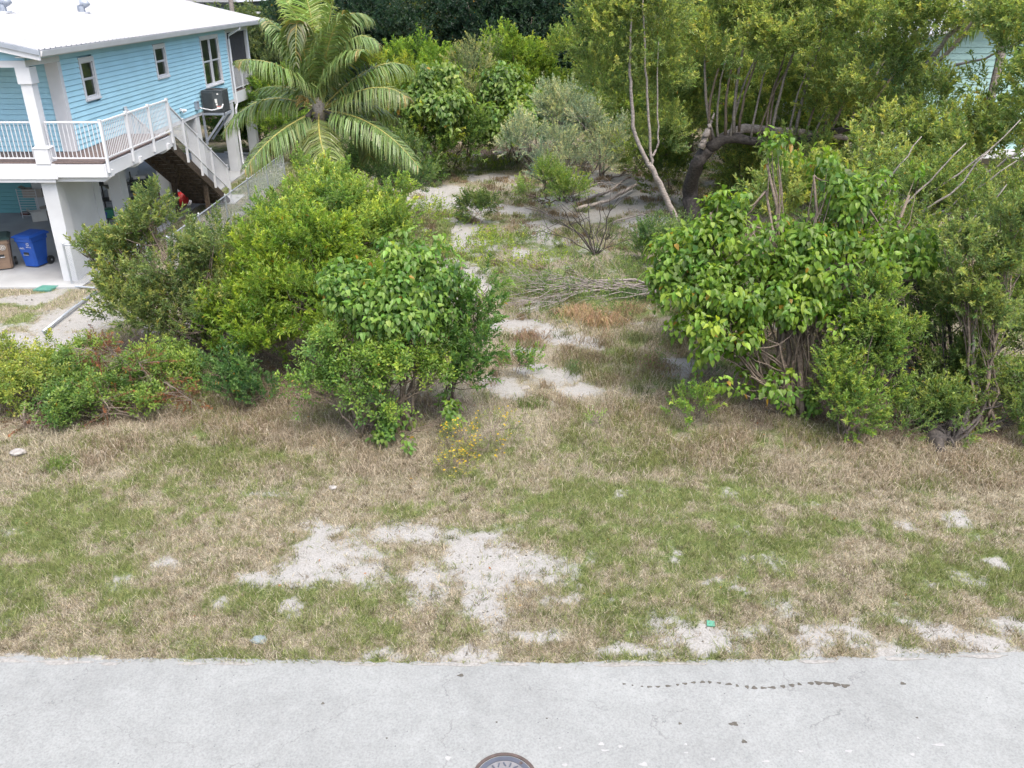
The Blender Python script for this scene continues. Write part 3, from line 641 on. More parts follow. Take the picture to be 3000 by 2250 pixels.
cd = MB().tube([(WX+.08, 36.25, 3.47), (WX+.2, 36.5, 3.4), (WX+.5, 36.6, 3.32), (-12.05, 36.72, 3.4), (-12.0, 36.75, 3.55)], .03, 6).build('conduit', M['white'], eb, smooth=True)
fl = empty('floodlight', (WX+.03, 34.4, 3.6), 'white twin security floodlight low on the blue wall', 'floodlight')
MB().tube([(WX+.02, 34.4, 3.62), (WX+.07, 34.4, 3.62)], .06, 12).build('mount', M['white'], fl)
for s_ in (-1, 1):
    MB().tube([(WX+.06, 34.4, 3.62), (WX+.12, 34.4+.1*s_, 3.6), (WX+.2, 34.4+.14*s_, 3.56)], [.02, .05, .06], 10).build('lamp', M['white'], fl)

# ================================================================== NEIGHBOUR HOUSES
nb = empty('mint_house', (22, 33, 0), 'mint green clapboard house on stilts glimpsed through the trees at the right', 'house')
w_ = bx('wall', M['mint'], nb, 13.6, 34, 31.1, 31.2, 2.7, 6.4); z = 2.7
while z < 6.3: plank(31.08, 13.55, 34, z, .2, 'y', M['mint'], w_); z += .2
w_ = bx('wall', M['mint'], nb, 13.6, 13.7, 31.2, 44, 2.7, 6.4); z = 2.7
while z < 6.3:
    MB().prism([(13.61, z), (13.575, z), (13.59, z+.2), (13.61, z+.2)], 'y', 31.05, 44).build('plank', M['mint'], w_); z += .2
for x_ in (21.0, 26.0):
    wn = MB().box(x_-.6, x_+.6, 31.0, 31.05, 4.1, 4.2).box(x_-.6, x_+.6, 31.0, 31.05, 5.5, 5.6).box(x_-.6, x_-.5, 31.0, 31.05, 4.2, 5.5).box(x_+.5, x_+.6, 31.0, 31.05, 4.2, 5.5).build('window', M['white'], nb)
    bx('pane', M['ac'], wn, x_-.5, x_+.5, 31.02, 31.05, 4.2, 5.5)
bx('floor_beam', M['white'], nb, 13.4, 34, 30.9, 44, 2.4, 2.69)
for x_ in (14, 19, 24, 29): 
    for y_ in (31.4, 37, 43): bx('stilt', M['card'], nb, x_-.2, x_+.2, y_-.2, y_+.2, 0, 2.4)
bx('ground_floor_wall', M['card'], nb, 15.5, 33, 34.1, 34.3, 0, 2.4)
MB().prism([(12.8, 6.35), (24, 8.6), (35, 6.35), (35, 6.25), (24, 8.5), (12.8, 6.25)], 'y', 30.3, 44.8).build('roof', M['roof'], nb)
MB().prism([(13.6, 6.4), (24, 8.45), (34, 6.4)], 'y', 31.1, 31.2).build('gable', M['mint'], nb)
def farhouse(name, u0, u1, v0, v1, y, wallm, label, roofc=M['roof']):
    a = PY(u0, v1, y); b = PY(u1, v0, y); e = empty(name, ((a.x+b.x)/2, y+3, 0), label, 'house')
    bx('wall', wallm, e, a.x, b.x, y, y+6, a.z, b.z)
    MB().prism([(a.x-.5, b.z), (b.x+.5, b.z), ((a.x+b.x)/2, b.z+1.6)], 'y', y-.5, y+6.5).build('roof', roofc, e)
    n = max(2, int((b.x-a.x)/2.2))
    for k in range(n):
        x_ = a.x+(b.x-a.x)*(k+.5)/n; wn = bx('window', M['white'], e, x_-.5, x_+.5, y-.06, y-.005, a.z+1.0, min(b.z-.2, a.z+2.3)); bx('pane', M['ac'], wn, x_-.42, x_+.42, y-.08, y-.062, a.z+1.08, min(b.z-.28, a.z+2.22))
    for k in range(3):
        x_ = a.x+.3+(b.x-a.x-.6)*k/2; bx('stilt', M['whitecol'], e, x_-.2, x_+.2, y+.2, y+.6, 0, a.z)
    bx('floor_beam', M['white'], e, a.x-.1, b.x+.1, y-.1, y+6.1, a.z-.35, a.z-.002)
    return e
farhouse('distant_house', 1985, 2080, 3, 70, 62, M['mint'], 'small pale green house with white roof far behind the trees, top centre right')
farhouse('distant_house', 2110, 2180, 20, 90, 70, M['white'], 'distant white house peeking through leaves right of the pale green one')
fh = farhouse('distant_house', 560, 680, 6, 70, 56, M['greymetal'], 'blue grey house with white balcony railing seen over the roof at the top left')
a = PY(600, 25, 55)
for k in range(14): bx('balcony_baluster', M['white'], fh, a.x+k*.22, a.x+k*.22+.05, 54.9, 54.95, 5.6, 6.5)
bx('balcony_rail', M['white'], fh, a.x-.3, a.x+3.3, 54.88, 54.97, 6.5, 6.6)
up = empty('utility_pole', (PY(677, 10, 52).x, 52, 0), 'grey wooden utility pole rising behind the end of the house roof', 'pole')
MB().tube([(up.location.x, 52, 0), (up.location.x, 52, 9.5)], [.16, .12], 10).build('pole', M['barkgrey'], up)
bx('crossarm', M['barkgrey'], up, up.location.x-1.1, up.location.x+1.1, 51.8, 51.9, 8.6, 8.75)

# ================================================================== YARD OBJECTS
def text_mesh(s, size, mat, loc, rot, parent, name='lettering'):
    cu = bpy.data.curves.new('t', 'FONT'); cu.body = s; cu.size = size; cu.extrude = .002; cu.align_x = 'CENTER'
    o = bpy.data.objects.new('t', cu); COL.objects.link(o); dg = bpy.context.evaluated_depsgraph_get(); me = bpy.data.meshes.new_from_object(o.evaluated_get(dg))
    bpy.data.objects.remove(o); me.materials.append(mat)
    q = link(name, me, parent, Vector(loc)-wloc(parent)); q.rotation_euler = rot; return q
def bin_(name, base, mat, lidmat, label, rot=0.0, emblem=None, lid_open=False):
    e = empty(name, base, label, 'wheelie bin')
    W0, W1, D0, D1, Hh = .24, .32, .26, .38, .95
    V = []
    for (w, d, zz) in ((W0, D0, .04), (W0+.01, D0+.01, .2), (W1-.02, D1-.03, .82), (W1, D1, .84), (W1, D1, .95)):
        r = .06
        V += [(-w+r, -d, zz), (w-r, -d, zz), (w, -d+r, zz), (w, d-r, zz), (w-r, d, zz), (-w+r, d, zz), (-w, d-r, zz), (-w, -d+r, zz)]
    F = [tuple(range(8))[::-1]]+[(i*8+j, i*8+(j+1) % 8, (i+1)*8+(j+1) % 8, (i+1)*8+j) for i in range(4) for j in range(8)]+[tuple(range(32, 40))]
    def ob(nm, V, F, mt, par=e):
        me = bpy.data.meshes.new(nm); me.from_pydata([tuple(v) for v in V], [], F); me.materials.append(mt); return link(nm, me, par)
    ob('body', V, F, mat)
    mb = MB().add([(-W1-.02, -D1-.03, .955), (W1+.02, -D1-.03, .955), (W1+.02, D1+.03, .955), (-W1-.02, D1+.03, .955), (-W1-.02, -D1-.03, .985), (W1+.02, -D1-.03, .985), (W1+.02, D1+.03, 1.0), (-W1-.02, D1+.03, 1.0), (-W1+.06, -D1+.08, 1.03), (W1-.06, -D1+.08, 1.03), (W1-.06, D1-.04, 1.06), (-W1+.06, D1-.04, 1.06)],
        [(0, 3, 2, 1), (0, 1, 5, 4), (1, 2, 6, 5), (2, 3, 7, 6), (3, 0, 4, 7), (4, 5, 9, 8), (5, 6, 10, 9), (6, 7, 11, 10), (7, 4, 8, 11), (8, 9, 10, 11)])
    ld = ob('lid', mb.v, mb.f, lidmat)
    mb = MB().tube([(-.27, D1+.08, .97), (.27, D1+.08, .97)], .018, 8); ob('handle', mb.v, mb.f, lidmat)
    for s_ in (-1, 1):
        mb = MB().tube([(s_*.27, .27, .13), (s_*.34, .27, .13)], .13, 18); wh = ob('wheel', mb.v, mb.f, M['black'])
        mb = MB().tube([(s_*.335, .27, .13), (s_*.35, .27, .13)], .03, 10); ob('hub', mb.v, mb.f, M['galv'], wh)
    mb = MB().box(-.09, .09, -.315, -.275, .42, .5); ob('catch_recess', mb.v, mb.f, M['black'])
    mb = MB().tube([(-.1, -.33, .42), (.1, -.33, .42)], .012, 6); ob('grab_bar', mb.v, mb.f, M['galv'])
    e.rotation_euler = (0, 0, rot)
    return e
tilt = math.atan2(.12, .62)
b1 = G(95, 785, .035); blue = bin_('recycling_bin', (b1.x, b1.y+.3, .035), M['binblue'], M['binblue'], 'blue wheeled recycling bin with white emblem standing on the slab by the front stilt', -.25)
b2 = G(10, 790, .035); brown = bin_('rubbish_bin', (b2.x-.05, b2.y+.2, .035), M['binbrown'], M['binlid'], 'brown wheeled bin with dark green lid left of the blue bin', .45)
b3 = bin_('recycling_bin', (-13.95, 28.0, .035), M['binblue'], M['binblue'], 'second blue wheeled bin half hidden behind the white panel and the bush', .3)
def on_bin(b, s, size, x, z, mat, name='lettering'):
    # front face leans out with height
    f = (z-.2)/.62; y = -(.27+(.35-.27)*f)-.006
    cu = bpy.data.curves.new('t', 'FONT'); cu.body = s; cu.size = size; cu.extrude = .0015; cu.align_x = 'CENTER'
    o = bpy.data.objects.new('t', cu); COL.objects.link(o); me = bpy.data.meshes.new_from_object(o.evaluated_get(bpy.context.evaluated_depsgraph_get())); bpy.data.objects.remove(o); me.materials.append(mat)
    q = link(name, me, b, (x, y, z)); q.rotation_euler = (R(90)+math.atan2(.08, .62), 0, 0); return q
on_bin(blue, '49672', .07, -.1, .6, M['sticker'])
on_bin(blue, 'RECYCLE', .045, .16, .66, M['sticker'])
for k in range(3):   # three chasing arrows
    pass
def ring_on(b, cx, cz, r, th, parts=1, gap=0.0):
    for k in range(parts):
        a0 = 2*math.pi*k/parts+gap; a1 = 2*math.pi*(k+1)/parts-gap; f = (cz-.2)/.62; y = -(.27+.08*f)-.012; mb = MB()
        P = []
        for t in np.linspace(a0, a1, 8): P.append((cx+r*math.cos(t), y-(r*math.sin(t))*.13, cz+r*math.sin(t)))
        mb.tube(P, th, 4); me = bpy.data.meshes.new('emblem'); me.from_pydata(mb.v, [], mb.f); me.materials.append(M['sticker']); link('emblem', me, b)
ring_on(blue, .16, .77, .04, .009, 3, .25)
ring_on(brown, .1, .72, .085, .006, 1); ring_on(brown, .1, .72, .06, .004, 1); ring_on(brown, .1, .72, .03, .012, 3, .3)
on_bin(brown, '46', .05, -.1, .3, M['sticker'])
# storage in the shaded bay
t_ = empty('wire_shelf_unit', G(95, 640, .035), 'white wire rack leaning against the teal wall below the house', 'rack')
c = t_.location
for s_ in (-.35, .35): MB().tube([(c.x+s_, c.y, .04), (c.x+s_, c.y, 1.15)], .015, 6).build('upright', M['white'], t_)
for k in range(11): MB().tube([(c.x-.35, c.y, .15+k*.095), (c.x+.35, c.y, .15+k*.095)], .008, 5).build('wire', M['white'], t_)
def carton(name, c, w, d, h, mat, label, cat='box', rot=0, open_=False, band=None):
    e = empty(name, c, label, cat); e.rotation_euler = (0, 0, rot)
    def ob(nm, mb, mt):
        me = bpy.data.meshes.new(nm); me.from_pydata(mb.v, [], mb.f); me.materials.append(mt); return link(nm, me, e)
    t = .012
    mb = MB().box(-w/2, w/2, -d/2, -d/2+t, 0, h).box(-w/2, w/2, d/2-t, d/2, 0, h).box(-w/2, -w/2+t, -d/2+t, d/2-t, 0, h).box(w/2-t, w/2, -d/2+t, d/2-t, 0, h).box(-w/2+t, w/2-t, -d/2+t, d/2-t, 0, t)
    if not open_: mb.box(-w/2+t, w/2-t, -d/2+t, d/2-t, h-t, h)
    ob('body', mb, mat)
    if open_:
        for s_ in (-1, 1): ob('flap', MB().beam((s_*w/2, 0, h), (s_*(w/2+.12), 0, h+.08), d*.95, .006), mat)
    if band: ob('lid', MB().box(-w/2-.02, w/2+.02, -d/2-.02, d/2+.02, h+.002, h+.06), band)
    return e
p = G(118, 645, .035); carton('cardboard_box', (p.x, p.y, .035), .5, .4, .36, M['cardwhite'], 'white printed carton on the slab under the teal wall, its flaps open', rot=.5, open_=True)
p = G(140, 640, .035); carton('cardboard_box', (p.x, p.y+.3, .035), .45, .4, .3, M['card'], 'brown open carton right of the white printed carton', rot=-.3, open_=True)
p = G(75, 630, .035); carton('cardboard_box', (p.x, p.y, .035), .25, .2, .12, M['chairwood'], 'small dark box on the floor against the teal wall')
p = PY(100, 568, 32.1); carton('bundle', (p.x, 32.1, p.z-.1), .7, .35, .32, M['card'], 'brown bundle piled on top of the white wire rack', 'bundle', rot=.1, open_=True)
# shelf behind the panel
sh = empty('storage_shelf', (-14.2, 30.3, .035), 'dark storage shelf with boxes between the front stilts', 'shelf')
for s_ in (-.55, .55):
    for d_ in (-.25, .25): bx('leg', M['black'], sh, -14.2+s_-.02, -14.2+s_+.02, 30.3+d_-.02, 30.3+d_+.02, .035, 2.0)
for z_ in (.4, 1.05, 1.6): bx('shelf_board', M['black'], sh, -14.8, -13.6, 30.0, 30.6, z_, z_+.03)
carton('cardboard_box', (-14.15, 30.25, 1.08), .36, .36, .40, M['cardwhite'], 'white carton with black print on the middle shelf', open_=True)
carton('storage_tote', (-14.2, 30.3, 1.63), .5, .36, .26, M['cardwhite'], 'clear tote with a green lid on the top shelf', 'tote', band=M['green'])
carton('storage_tote', (-13.85, 30.3, .43), .4, .36, .26, M['black'], 'black tote on the bottom shelf', 'tote')
carton('storage_tote', (-14.5, 30.3, .43), .36, .36, .3, M['green'], 'green tote on the bottom shelf left of the black tote', 'tote')
p = G(417, 561, .035); tb = carton('plastic_tub', (p.x, p.y, .035), .75, .5, .55, M['binlid'], 'large dark open tub full of white things on the slab behind the shrub', 'tub', rot=.15, open_=False)
carton('plastic_sheet', (p.x-.02, p.y, .59), .5, .3, .1, M['cardwhite'], 'crumpled white sheet lying in the dark tub', 'sheet', rot=.4, open_=True)
def spindle_chair(c, rot):
    e = empty('spindle_chair', c, 'dark red wooden chair with a spindle back under the house', 'chair'); e.rotation_euler = (0, 0, rot)
    def ob(nm, mb):
        me = bpy.data.meshes.new(nm); me.from_pydata(mb.v, [], mb.f); me.materials.append(M['chairwood']); return link(nm, me, e)
    ob('seat', MB().prism([(-.2, -.2), (.2, -.2), (.22, .1), (.17, .22), (-.17, .22), (-.22, .1)], 'z', .43, .465))
    for a in (-1, 1):
        for b in (-1, 1): ob('leg', MB().tube([(a*.15, b*.15, .43), (a*.22, b*.22, 0)], [.02, .014], 6))
    ob('stretcher', MB().tube([(-.19, 0, .2), (.19, 0, .2)], .011, 6))
    P = [(.19*math.cos(t), -.19-.12*math.sin(t)*.5, .46+.52*math.sin(t)) for t in np.linspace(0, math.pi, 14)]
    ob('back_hoop', MB().tube(P, .014, 6))
    for k in range(6):
        x = -.13+k*.052; ob('spindle', MB().tube([(x*.8, -.18, .46), (x, -.24, .46+.5*math.sqrt(max(0, 1-(x/.19)**2)))], .008, 5))
    return e
p = G(458, 604, .035); spindle_chair((p.x, p.y, .035), .3)
p = G(470, 575, .035); tt = empty('side_table', (p.x, p.y, .035), 'small teal folding table beside the spindle chair', 'table')
bx('tabletop', M['teal'], tt, p.x-.3, p.x+.3, p.y-.2, p.y+.2, .62, .65)
for s_ in (-1, 1):
    for d_ in (-1, 1): MB().tube([(p.x+s_*.25, p.y+d_*.15, .62), (p.x+s_*.28, p.y+d_*.18, .04)], .012, 6).build('leg', M['galv'], tt)
p = G(538, 606, .035)
rb = MB(); NU, NV = 16, 10; V = [(.3*math.sin(math.pi*j/NV)*math.cos(2*math.pi*i/NU)+p.x-.05, .3*math.sin(math.pi*j/NV)*math.sin(2*math.pi*i/NU)+p.y, .335-.3*math.cos(math.pi*j/NV)) for j in range(NV+1) for i in range(NU)]
rb.add(V, [(j*NU+i, j*NU+(i+1) % NU, (j+1)*NU+(i+1) % NU, (j+1)*NU+i) for j in range(NV) for i in range(NU)])
ball = rb.build('exercise_ball', M['red'], smooth=True); props(ball, 'red rubber ball on the slab behind the foot of the stairs', 'ball')
# white board lying in the yard behind the stilts
p = G(740, 458); o = MB().beam((p.x-1.6, p.y+.6, .1), (p.x+1.2, p.y-.1, .1), .2, .08).build('timber_plank', M['white']); props(o, 'long white board lying on the ground behind the rear stilts', 'board')

# ---- chain link fence
def chainlink(name, pts, label, h=1.2, tie=True):
    e = empty(name, pts[0], label, 'fence')
    for i, p in enumerate(pts):
        MB().tube([(p[0], p[1], -.05), (p[0], p[1], h+.05)], .03, 8).build('post', M['galv'], e)
        MB().tube([(p[0], p[1], h+.05), (p[0], p[1], h+.09)], [.036, .012], 8).build('post_cap', M['galv'], e)
    for a, b in zip(pts[:-1], pts[1:]):
        a = Vector((*a[:2], 0)); b = Vector((*b[:2], 0)); L = (b-a).length; d = (b-a)/L
        MB().tube([a+Vector((0, 0, h)), b+Vector((0, 0, h))], .022, 8).build('top_rail', M['galv'], e)
        mb = MB(); s = .085; n = int((L+h)/s)
        for k in range(n):
            for sg in (1, -1):
                x0 = k*s-h if sg > 0 else k*s; x1 = x0+h*sg; z0, z1 = .03, h-.01
                # clip to panel
                def zc(x): return z0+(x-x0)/(x1-x0)*(z1-z0)
                xa, xb = max(0, min(x0, x1)), min(L, max(x0, x1))
                if xb-xa < .05: continue
                mb.tube([a+d*xa+Vector((0, 0, zc(xa))), a+d*xb+Vector((0, 0, zc(xb)))], .0028, 3, False)
        mb.build('chain_link_mesh', M['galv'], e, kind='stuff')
    return e
f0 = G(212, 834)
chainlink('chain_link_fence', [(f0.x, f0.y, 0), (f0.x+2.4, f0.y, 0)], 'chain link fence panel starting at the foot of the front white stilt')
chainlink('chain_link_fence', [(-10.25, 24.6, 0), (-10.25, 27.4, 0), (-10.25, 30.2, 0), (-10.25, 33, 0), (-10.25, 35.8, 0), (-10.25, 38.6, 0)], 'chain link fence running back beside the foot of the stairs')
g0, g1 = G(128, 978), G(285, 862)
o = MB().tube([(g0.x, g0.y, .06), ((g0.x+g1.x)/2, (g0.y+g1.y)/2, .1), (g1.x, g1.y, .08)], .035, 8).build('metal_pipe', M['galv'], smooth=True); props(o, 'fallen grey blue fence pipe slanting across the gravel at the left', 'pipe')
g0, g1 = G(222, 844), G(290, 850)
o = MB().tube([(g0.x, g0.y, .05), (g1.x, g1.y, .06)], .028, 8).build('metal_pipe', M['galv']); props(o, 'short fence pipe lying at the foot of the fence post', 'pipe')
p = G(135, 847); mb = MB().prism([(p.x-.28, p.y-.2), (p.x+.22, p.y-.22), (p.x+.28, p.y+.18), (p.x-.2, p.y+.22)], 'z', .0, .05); o = mb.build('utility_box', M['teal']); props(o, 'faded green utility box lid in the grass in front of the slab', 'lid')
p = G(2081, 1831); o = MB().prism([(p.x-.06, p.y-.05), (p.x+.05, p.y-.06), (p.x+.06, p.y+.04), (p.x-.04, p.y+.06)], 'z', .02, .035).build('litter_scrap', paint('mint_plastic_scrap', (.08, .26, .18), .5, .1, 9)); props(o, 'small mint green plastic scrap on the sandy road edge', 'litter')
def rock(u, v, s, label, mat=None, group=None):
    p = G(u, v); n = 8; V = []; rr = np.random.default_rng(int(u*7+v))
    for j in range(5):
        for i in range(n):
            t = 2*math.pi*i/n; f = math.sin(math.pi*(j+.35)/5.2); q = s*f*(1+rr.uniform(-.2, .2)); V.append((p.x+q*math.cos(t)*1.25, p.y+q*math.sin(t), s*.75*(-.3+j*.32)*(1+rr.uniform(-.05, .05))))
    F = [(j*n+i, j*n+(i+1) % n, (j+1)*n+(i+1) % n, (j+1)*n+i) for j in range(4) for i in range(n)]+[tuple(range(n))[::-1], tuple(range(4*n, 5*n))]
    o = MB().add(V, F).build('rock', mat or M['rock']); return props(o, label, 'rock', group)
rock(55, 1330, .13, 'pale grey rock in the dry grass at the left edge'); rock(975, 1430, .06, 'small whitish stone below the dry grass left of centre'); rock(2815, 690, .3, 'pale boulder glimpsed through the foliage at the right')
rock(1540, 1140, .09, 'white stone on the bare ground beside the seedling'); rock(760, 1880, .09, 'flat blue grey stone near the road edge', paint('blue_grey_stone', (.16, .2, .21), .8, .1, 9)); rock(1785, 1693, .06, 'small white stone right of the heart shaped sandy patch')
# ================================================================== VEGETATION
def norm(a): return a/np.maximum(np.linalg.norm(a, axis=-1, keepdims=True), 1e-9)
def frames(d, rng):
    d = norm(d); r = rng.normal(size=d.shape); x = norm(np.cross(d, r)); y = np.cross(d, x)
    return np.stack([x, y, d], -1)          # columns
def leaf_geo(b, l, n, L, W, fold=.12, heart=False):
    """arrays of leaves -> verts (k, nv, 3), tri template"""
    s = np.cross(l, n); L = L[:, None]; W = W[:, None]
    if not heart:
        V = np.stack([b, b+l*L*.5+s*W*.5+n*L*fold, b+l*L-n*L*.1, b+l*L*.5-s*W*.5+n*L*fold], 1)
        T = np.array([(0, 2, 1), (0, 3, 2)])
    else:
        m = b+l*L*.25-n*L*.03
        V = np.stack([b, b-l*L*.1+s*W*.28, b+l*L*.18+s*W*.5+n*L*.05, b+l*L*.6+s*W*.34, b+l*L-n*L*.12, b+l*L*.6-s*W*.34, b+l*L*.18-s*W*.5+n*L*.05, b-l*L*.1-s*W*.28, m], 1)
        T = np.array([(8, i, (i+1)) for i in range(7)]+[(8, 7, 0)])
    return V, T
def template(kind, rng):
    """one shoot along +z"""
    if kind == 'button': n, Ls, L, W, ang, k = 24, .52, .100, .036, 52, 1
    elif kind == 'fine': n, Ls, L, W, ang, k = 26, .50, .066, .026, 52, 1
    elif kind == 'silver': n, Ls, L, W, ang, k = 26, .48, .068, .024, 42, 1
    elif kind == 'pepper': n, Ls, L, W, ang, k = 20, .34, .072, .038, 66, 2
    elif kind == 'tree': n, Ls, L, W, ang, k = 18, .8, .16, .07, 55, 1
    elif kind == 'herb': n, Ls, L, W, ang, k = 12, .3, .06, .022, 60, 1
    elif kind == 'portia': n, Ls, L, W, ang, k = 16, .5, .13, .09, 100, 3
    t = np.sort(rng.uniform(.08, 1, n)**.8); az = np.arange(n)*2.4+rng.uniform(0, 6)
    a = np.radians(ang*(1.15-.6*t)+rng.normal(0, 9, n))
    rad = np.stack([np.cos(az), np.sin(az), 0*az], -1); up = np.array([0, 0, 1.0])
    l = rad*np.sin(a)[:, None]+up*np.cos(a)[:, None]
    b = up*(t*Ls)[:, None]+rng.normal(0, .012, (n, 3))
    if kind == 'pepper':   # pinnate groups spread flat
        b = b+rad*rng.uniform(.0, .06, n)[:, None]; l = norm(l+rng.normal(0, .2, (n, 3)))
    if kind == 'portia': b = b+rad*rng.uniform(.05, .12, n)[:, None]
    nn = norm(np.cross(np.cross(l, up+rng.normal(0, .25, (n, 3))), l))
    Lr = L*rng.uniform(.55, 1.2, n); Wr = W*rng.uniform(.8, 1.2, n)
    return b, l, nn, Lr, Wr, t
TPL = {k: [template(k, np.random.default_rng(100+i)) for i in range(6)] for k in ('button', 'fine', 'silver', 'pepper', 'tree', 'herb', 'portia')}
def foliage(pos, dr, sc, kind, col, rng, yellow=.008, hue=.10, droop=False):
    """-> V, T, C"""
    Vs, Ts, Cs = [], [], []; off = 0; m = len(pos); pick = rng.integers(0, 6, m); col = np.array(col)
    Fr = frames(dr, rng)
    for ti in range(6):
        idx = np.where(pick == ti)[0]
        if not len(idx): continue
        b, l, nn, L, W, t = TPL[kind][ti]; F = Fr[idx]; k = len(idx); n = len(b); s = sc[idx]
        B = np.einsum('kij,nj->kni', F, b)*s[:, None, None]+pos[idx][:, None, :]
        l2 = np.einsum('kij,nj->kni', F, l); n2 = np.einsum('kij,nj->kni', F, nn)
        if droop:
            l2 = norm(l2*.6+np.array([0, 0, -1.0])*rng.uniform(.1, 1.35, (k, n, 1))); l2 = norm(l2)
            n2 = norm(n2*.6+norm(l2*np.array([1, 1, 0.0])+1e-6)*.6+np.array([0, 0, .5])); n2 = norm(n2-l2*(n2*l2).sum(-1, keepdims=True))
        n2 = norm(n2+np.array([0, 0, .55])); l2 = norm(l2+rng.normal(0, .14, l2.shape)); n2 = norm(n2-l2*(n2*l2).sum(-1, keepdims=True))
        Lr = (L[None, :]*s[:, None]*rng.uniform(.85, 1.15, (k, n))).ravel(); Wr = (W[None, :]*s[:, None]).ravel()*rng.uniform(.85, 1.15, k*n)
        V, T = leaf_geo(B.reshape(-1, 3), l2.reshape(-1, 3), n2.reshape(-1, 3), Lr, Wr, heart=(kind == 'portia'))
        nv = V.shape[1]; nl = k*n
        tt = np.tile(t, k); sh = np.repeat(rng.normal(0, 1, k), n); rr = rng.normal(0, 1, nl)
        c = col[None, :]*(1+.16*sh[:, None]+.16*rr[:, None])
        c = c*(1+np.clip(tt-.6, 0, 1)[:, None]*np.array([1.1, .8, .1])*(.6+.4*(sh[:, None] > 0)))
        tn = fbm(pos[idx][:, 0]*1.1, pos[idx][:, 1]*1.1, pos[idx][:, 2]*1.1, 5, 2)-.5; tn = np.repeat(tn, n)
        c = c*(1+tn[:, None]*np.array([.75, .5, .1])); c[:, 0] *= 1+hue*rng.normal(0, 1, nl)+.08*sh; 
        y = rng.random(nl) < yellow; c[y] = np.array([.40, .24, .035])*rng.uniform(.5, 1.1, (y.sum(), 1))
        c = np.clip(c, .008, .7)
        Ts.append((T[None]+(np.arange(nl)*nv)[:, None, None]+off).reshape(-1, 3)); off += nl*nv
        Vs.append(V.reshape(-1, 3)); Cs.append(np.repeat(c, nv, 0))
    return np.concatenate(Vs), np.concatenate(Ts), np.concatenate(Cs)
def lobe_shoots(lobes, dens, rng, low=-.35, shell=(.62, 1.06), upbias=.75, rough=.3, gap=.36, gapscale=1.5, seed=0, plume=0, psize=1.0):
    P, D = [], []
    for (x, y, z, a, b, c) in lobes:
        area = 4*math.pi*((a*b)**1.6+(a*c)**1.6+(b*c)**1.6)**(1/1.6)/3**(1/1.6); c0 = np.array([x, y, z]); r3 = np.array([a, b, c])
        if plume:      # feathery leading branches, each a tapering column of leafy shoots
            nk = int(plume); m = max(3 if nk > 5 else 9, int(area*dens/nk))
            e = norm(rng.normal(size=(m*2, 3))); e = e[(e[:, 2] > low) | (rng.random(len(e)) < .2)][:m]; m = len(e)
            bump = 1+rough*(fbm(e[:, 0]*2.2+x, e[:, 1]*2.2+y, e[:, 2]*2.2, 11+seed, 3)-.5)*2
            b0 = c0+e*r3*(rng.uniform(.1, .55, m)*bump)[:, None]
            dr = norm(norm(e/r3)*.6+np.array([0, 0, upbias])+rng.normal(0, .22, (m, 3)))
            Lp = (rng.uniform(.45, 1.0, m)*np.minimum(1.25, .55+.45*min(a, b, c))*psize)
            b1 = c0+e*r3*(rng.uniform(.72, .98, m)*bump)[:, None]+np.array([0, 0, .12])
            b1 = b1*.55+(b0+dr*Lp[:, None])*.45; dr = norm(b1-b0); Lp = np.linalg.norm(b1-b0, axis=1)
            t = rng.uniform(.1, 1, (m, nk))**.85; rad = .21*psize*(1.05-.85*t)
            q = b0[:, None, :]+dr[:, None, :]*(t*Lp[:, None])[..., None]; of = rng.normal(size=(m, nk, 3)); of -= dr[:, None, :]*(of*dr[:, None, :]).sum(-1, keepdims=True); of = norm(of)
            q = q+of*(rad*rng.uniform(.2, 1, (m, nk)))[..., None]; dd = norm(dr[:, None, :]+of*(.75*(1.1-t))[..., None]+np.array([0, 0, .15])+rng.normal(0, .12, q.shape))
            q = q.reshape(-1, 3); dd = dd.reshape(-1, 3); k = q[:, 2] > .06; P.append(q[k]); D.append(dd[k]); continue
        n = int(area*dens)
        d = norm(rng.normal(size=(n*2, 3))); d = d[(d[:, 2] > low) | (rng.random(len(d)) < .25)][:n]
        r = shell[0]+(shell[1]-shell[0])*rng.random(len(d))**.6
        bump = 1+rough*(fbm(d[:, 0]*2.2+x, d[:, 1]*2.2+y, d[:, 2]*2.2, 11+seed, 3)-.5)*2
        p = c0+d*r3*(r*bump)[:, None]
        k = (fbm(p[:, 0]*gapscale, p[:, 1]*gapscale, p[:, 2]*gapscale, 77+seed, 2) > gap) & (p[:, 2] > .06)
        p, d = p[k], d[k]
        P.append(p); D.append(norm(norm(d/r3)*.65+np.array([0, 0, upbias])+rng.normal(0, .28, p.shape)))
    return np.concatenate(P), np.concatenate(D)
def curve(a, b, sag, rng, n=7, wob=.06):
    a = np.array(a, float); b = np.array(b, float); t = np.linspace(0, 1, n)[:, None]
    L = np.linalg.norm(b-a); m = (a+b)/2+np.array(sag)
    p = (1-t)**2*a+2*t*(1-t)*m+t*t*b
    w = rng.normal(0, wob*L*.3, (n, 3)); w[0] = w[-1] = 0
    return p+w
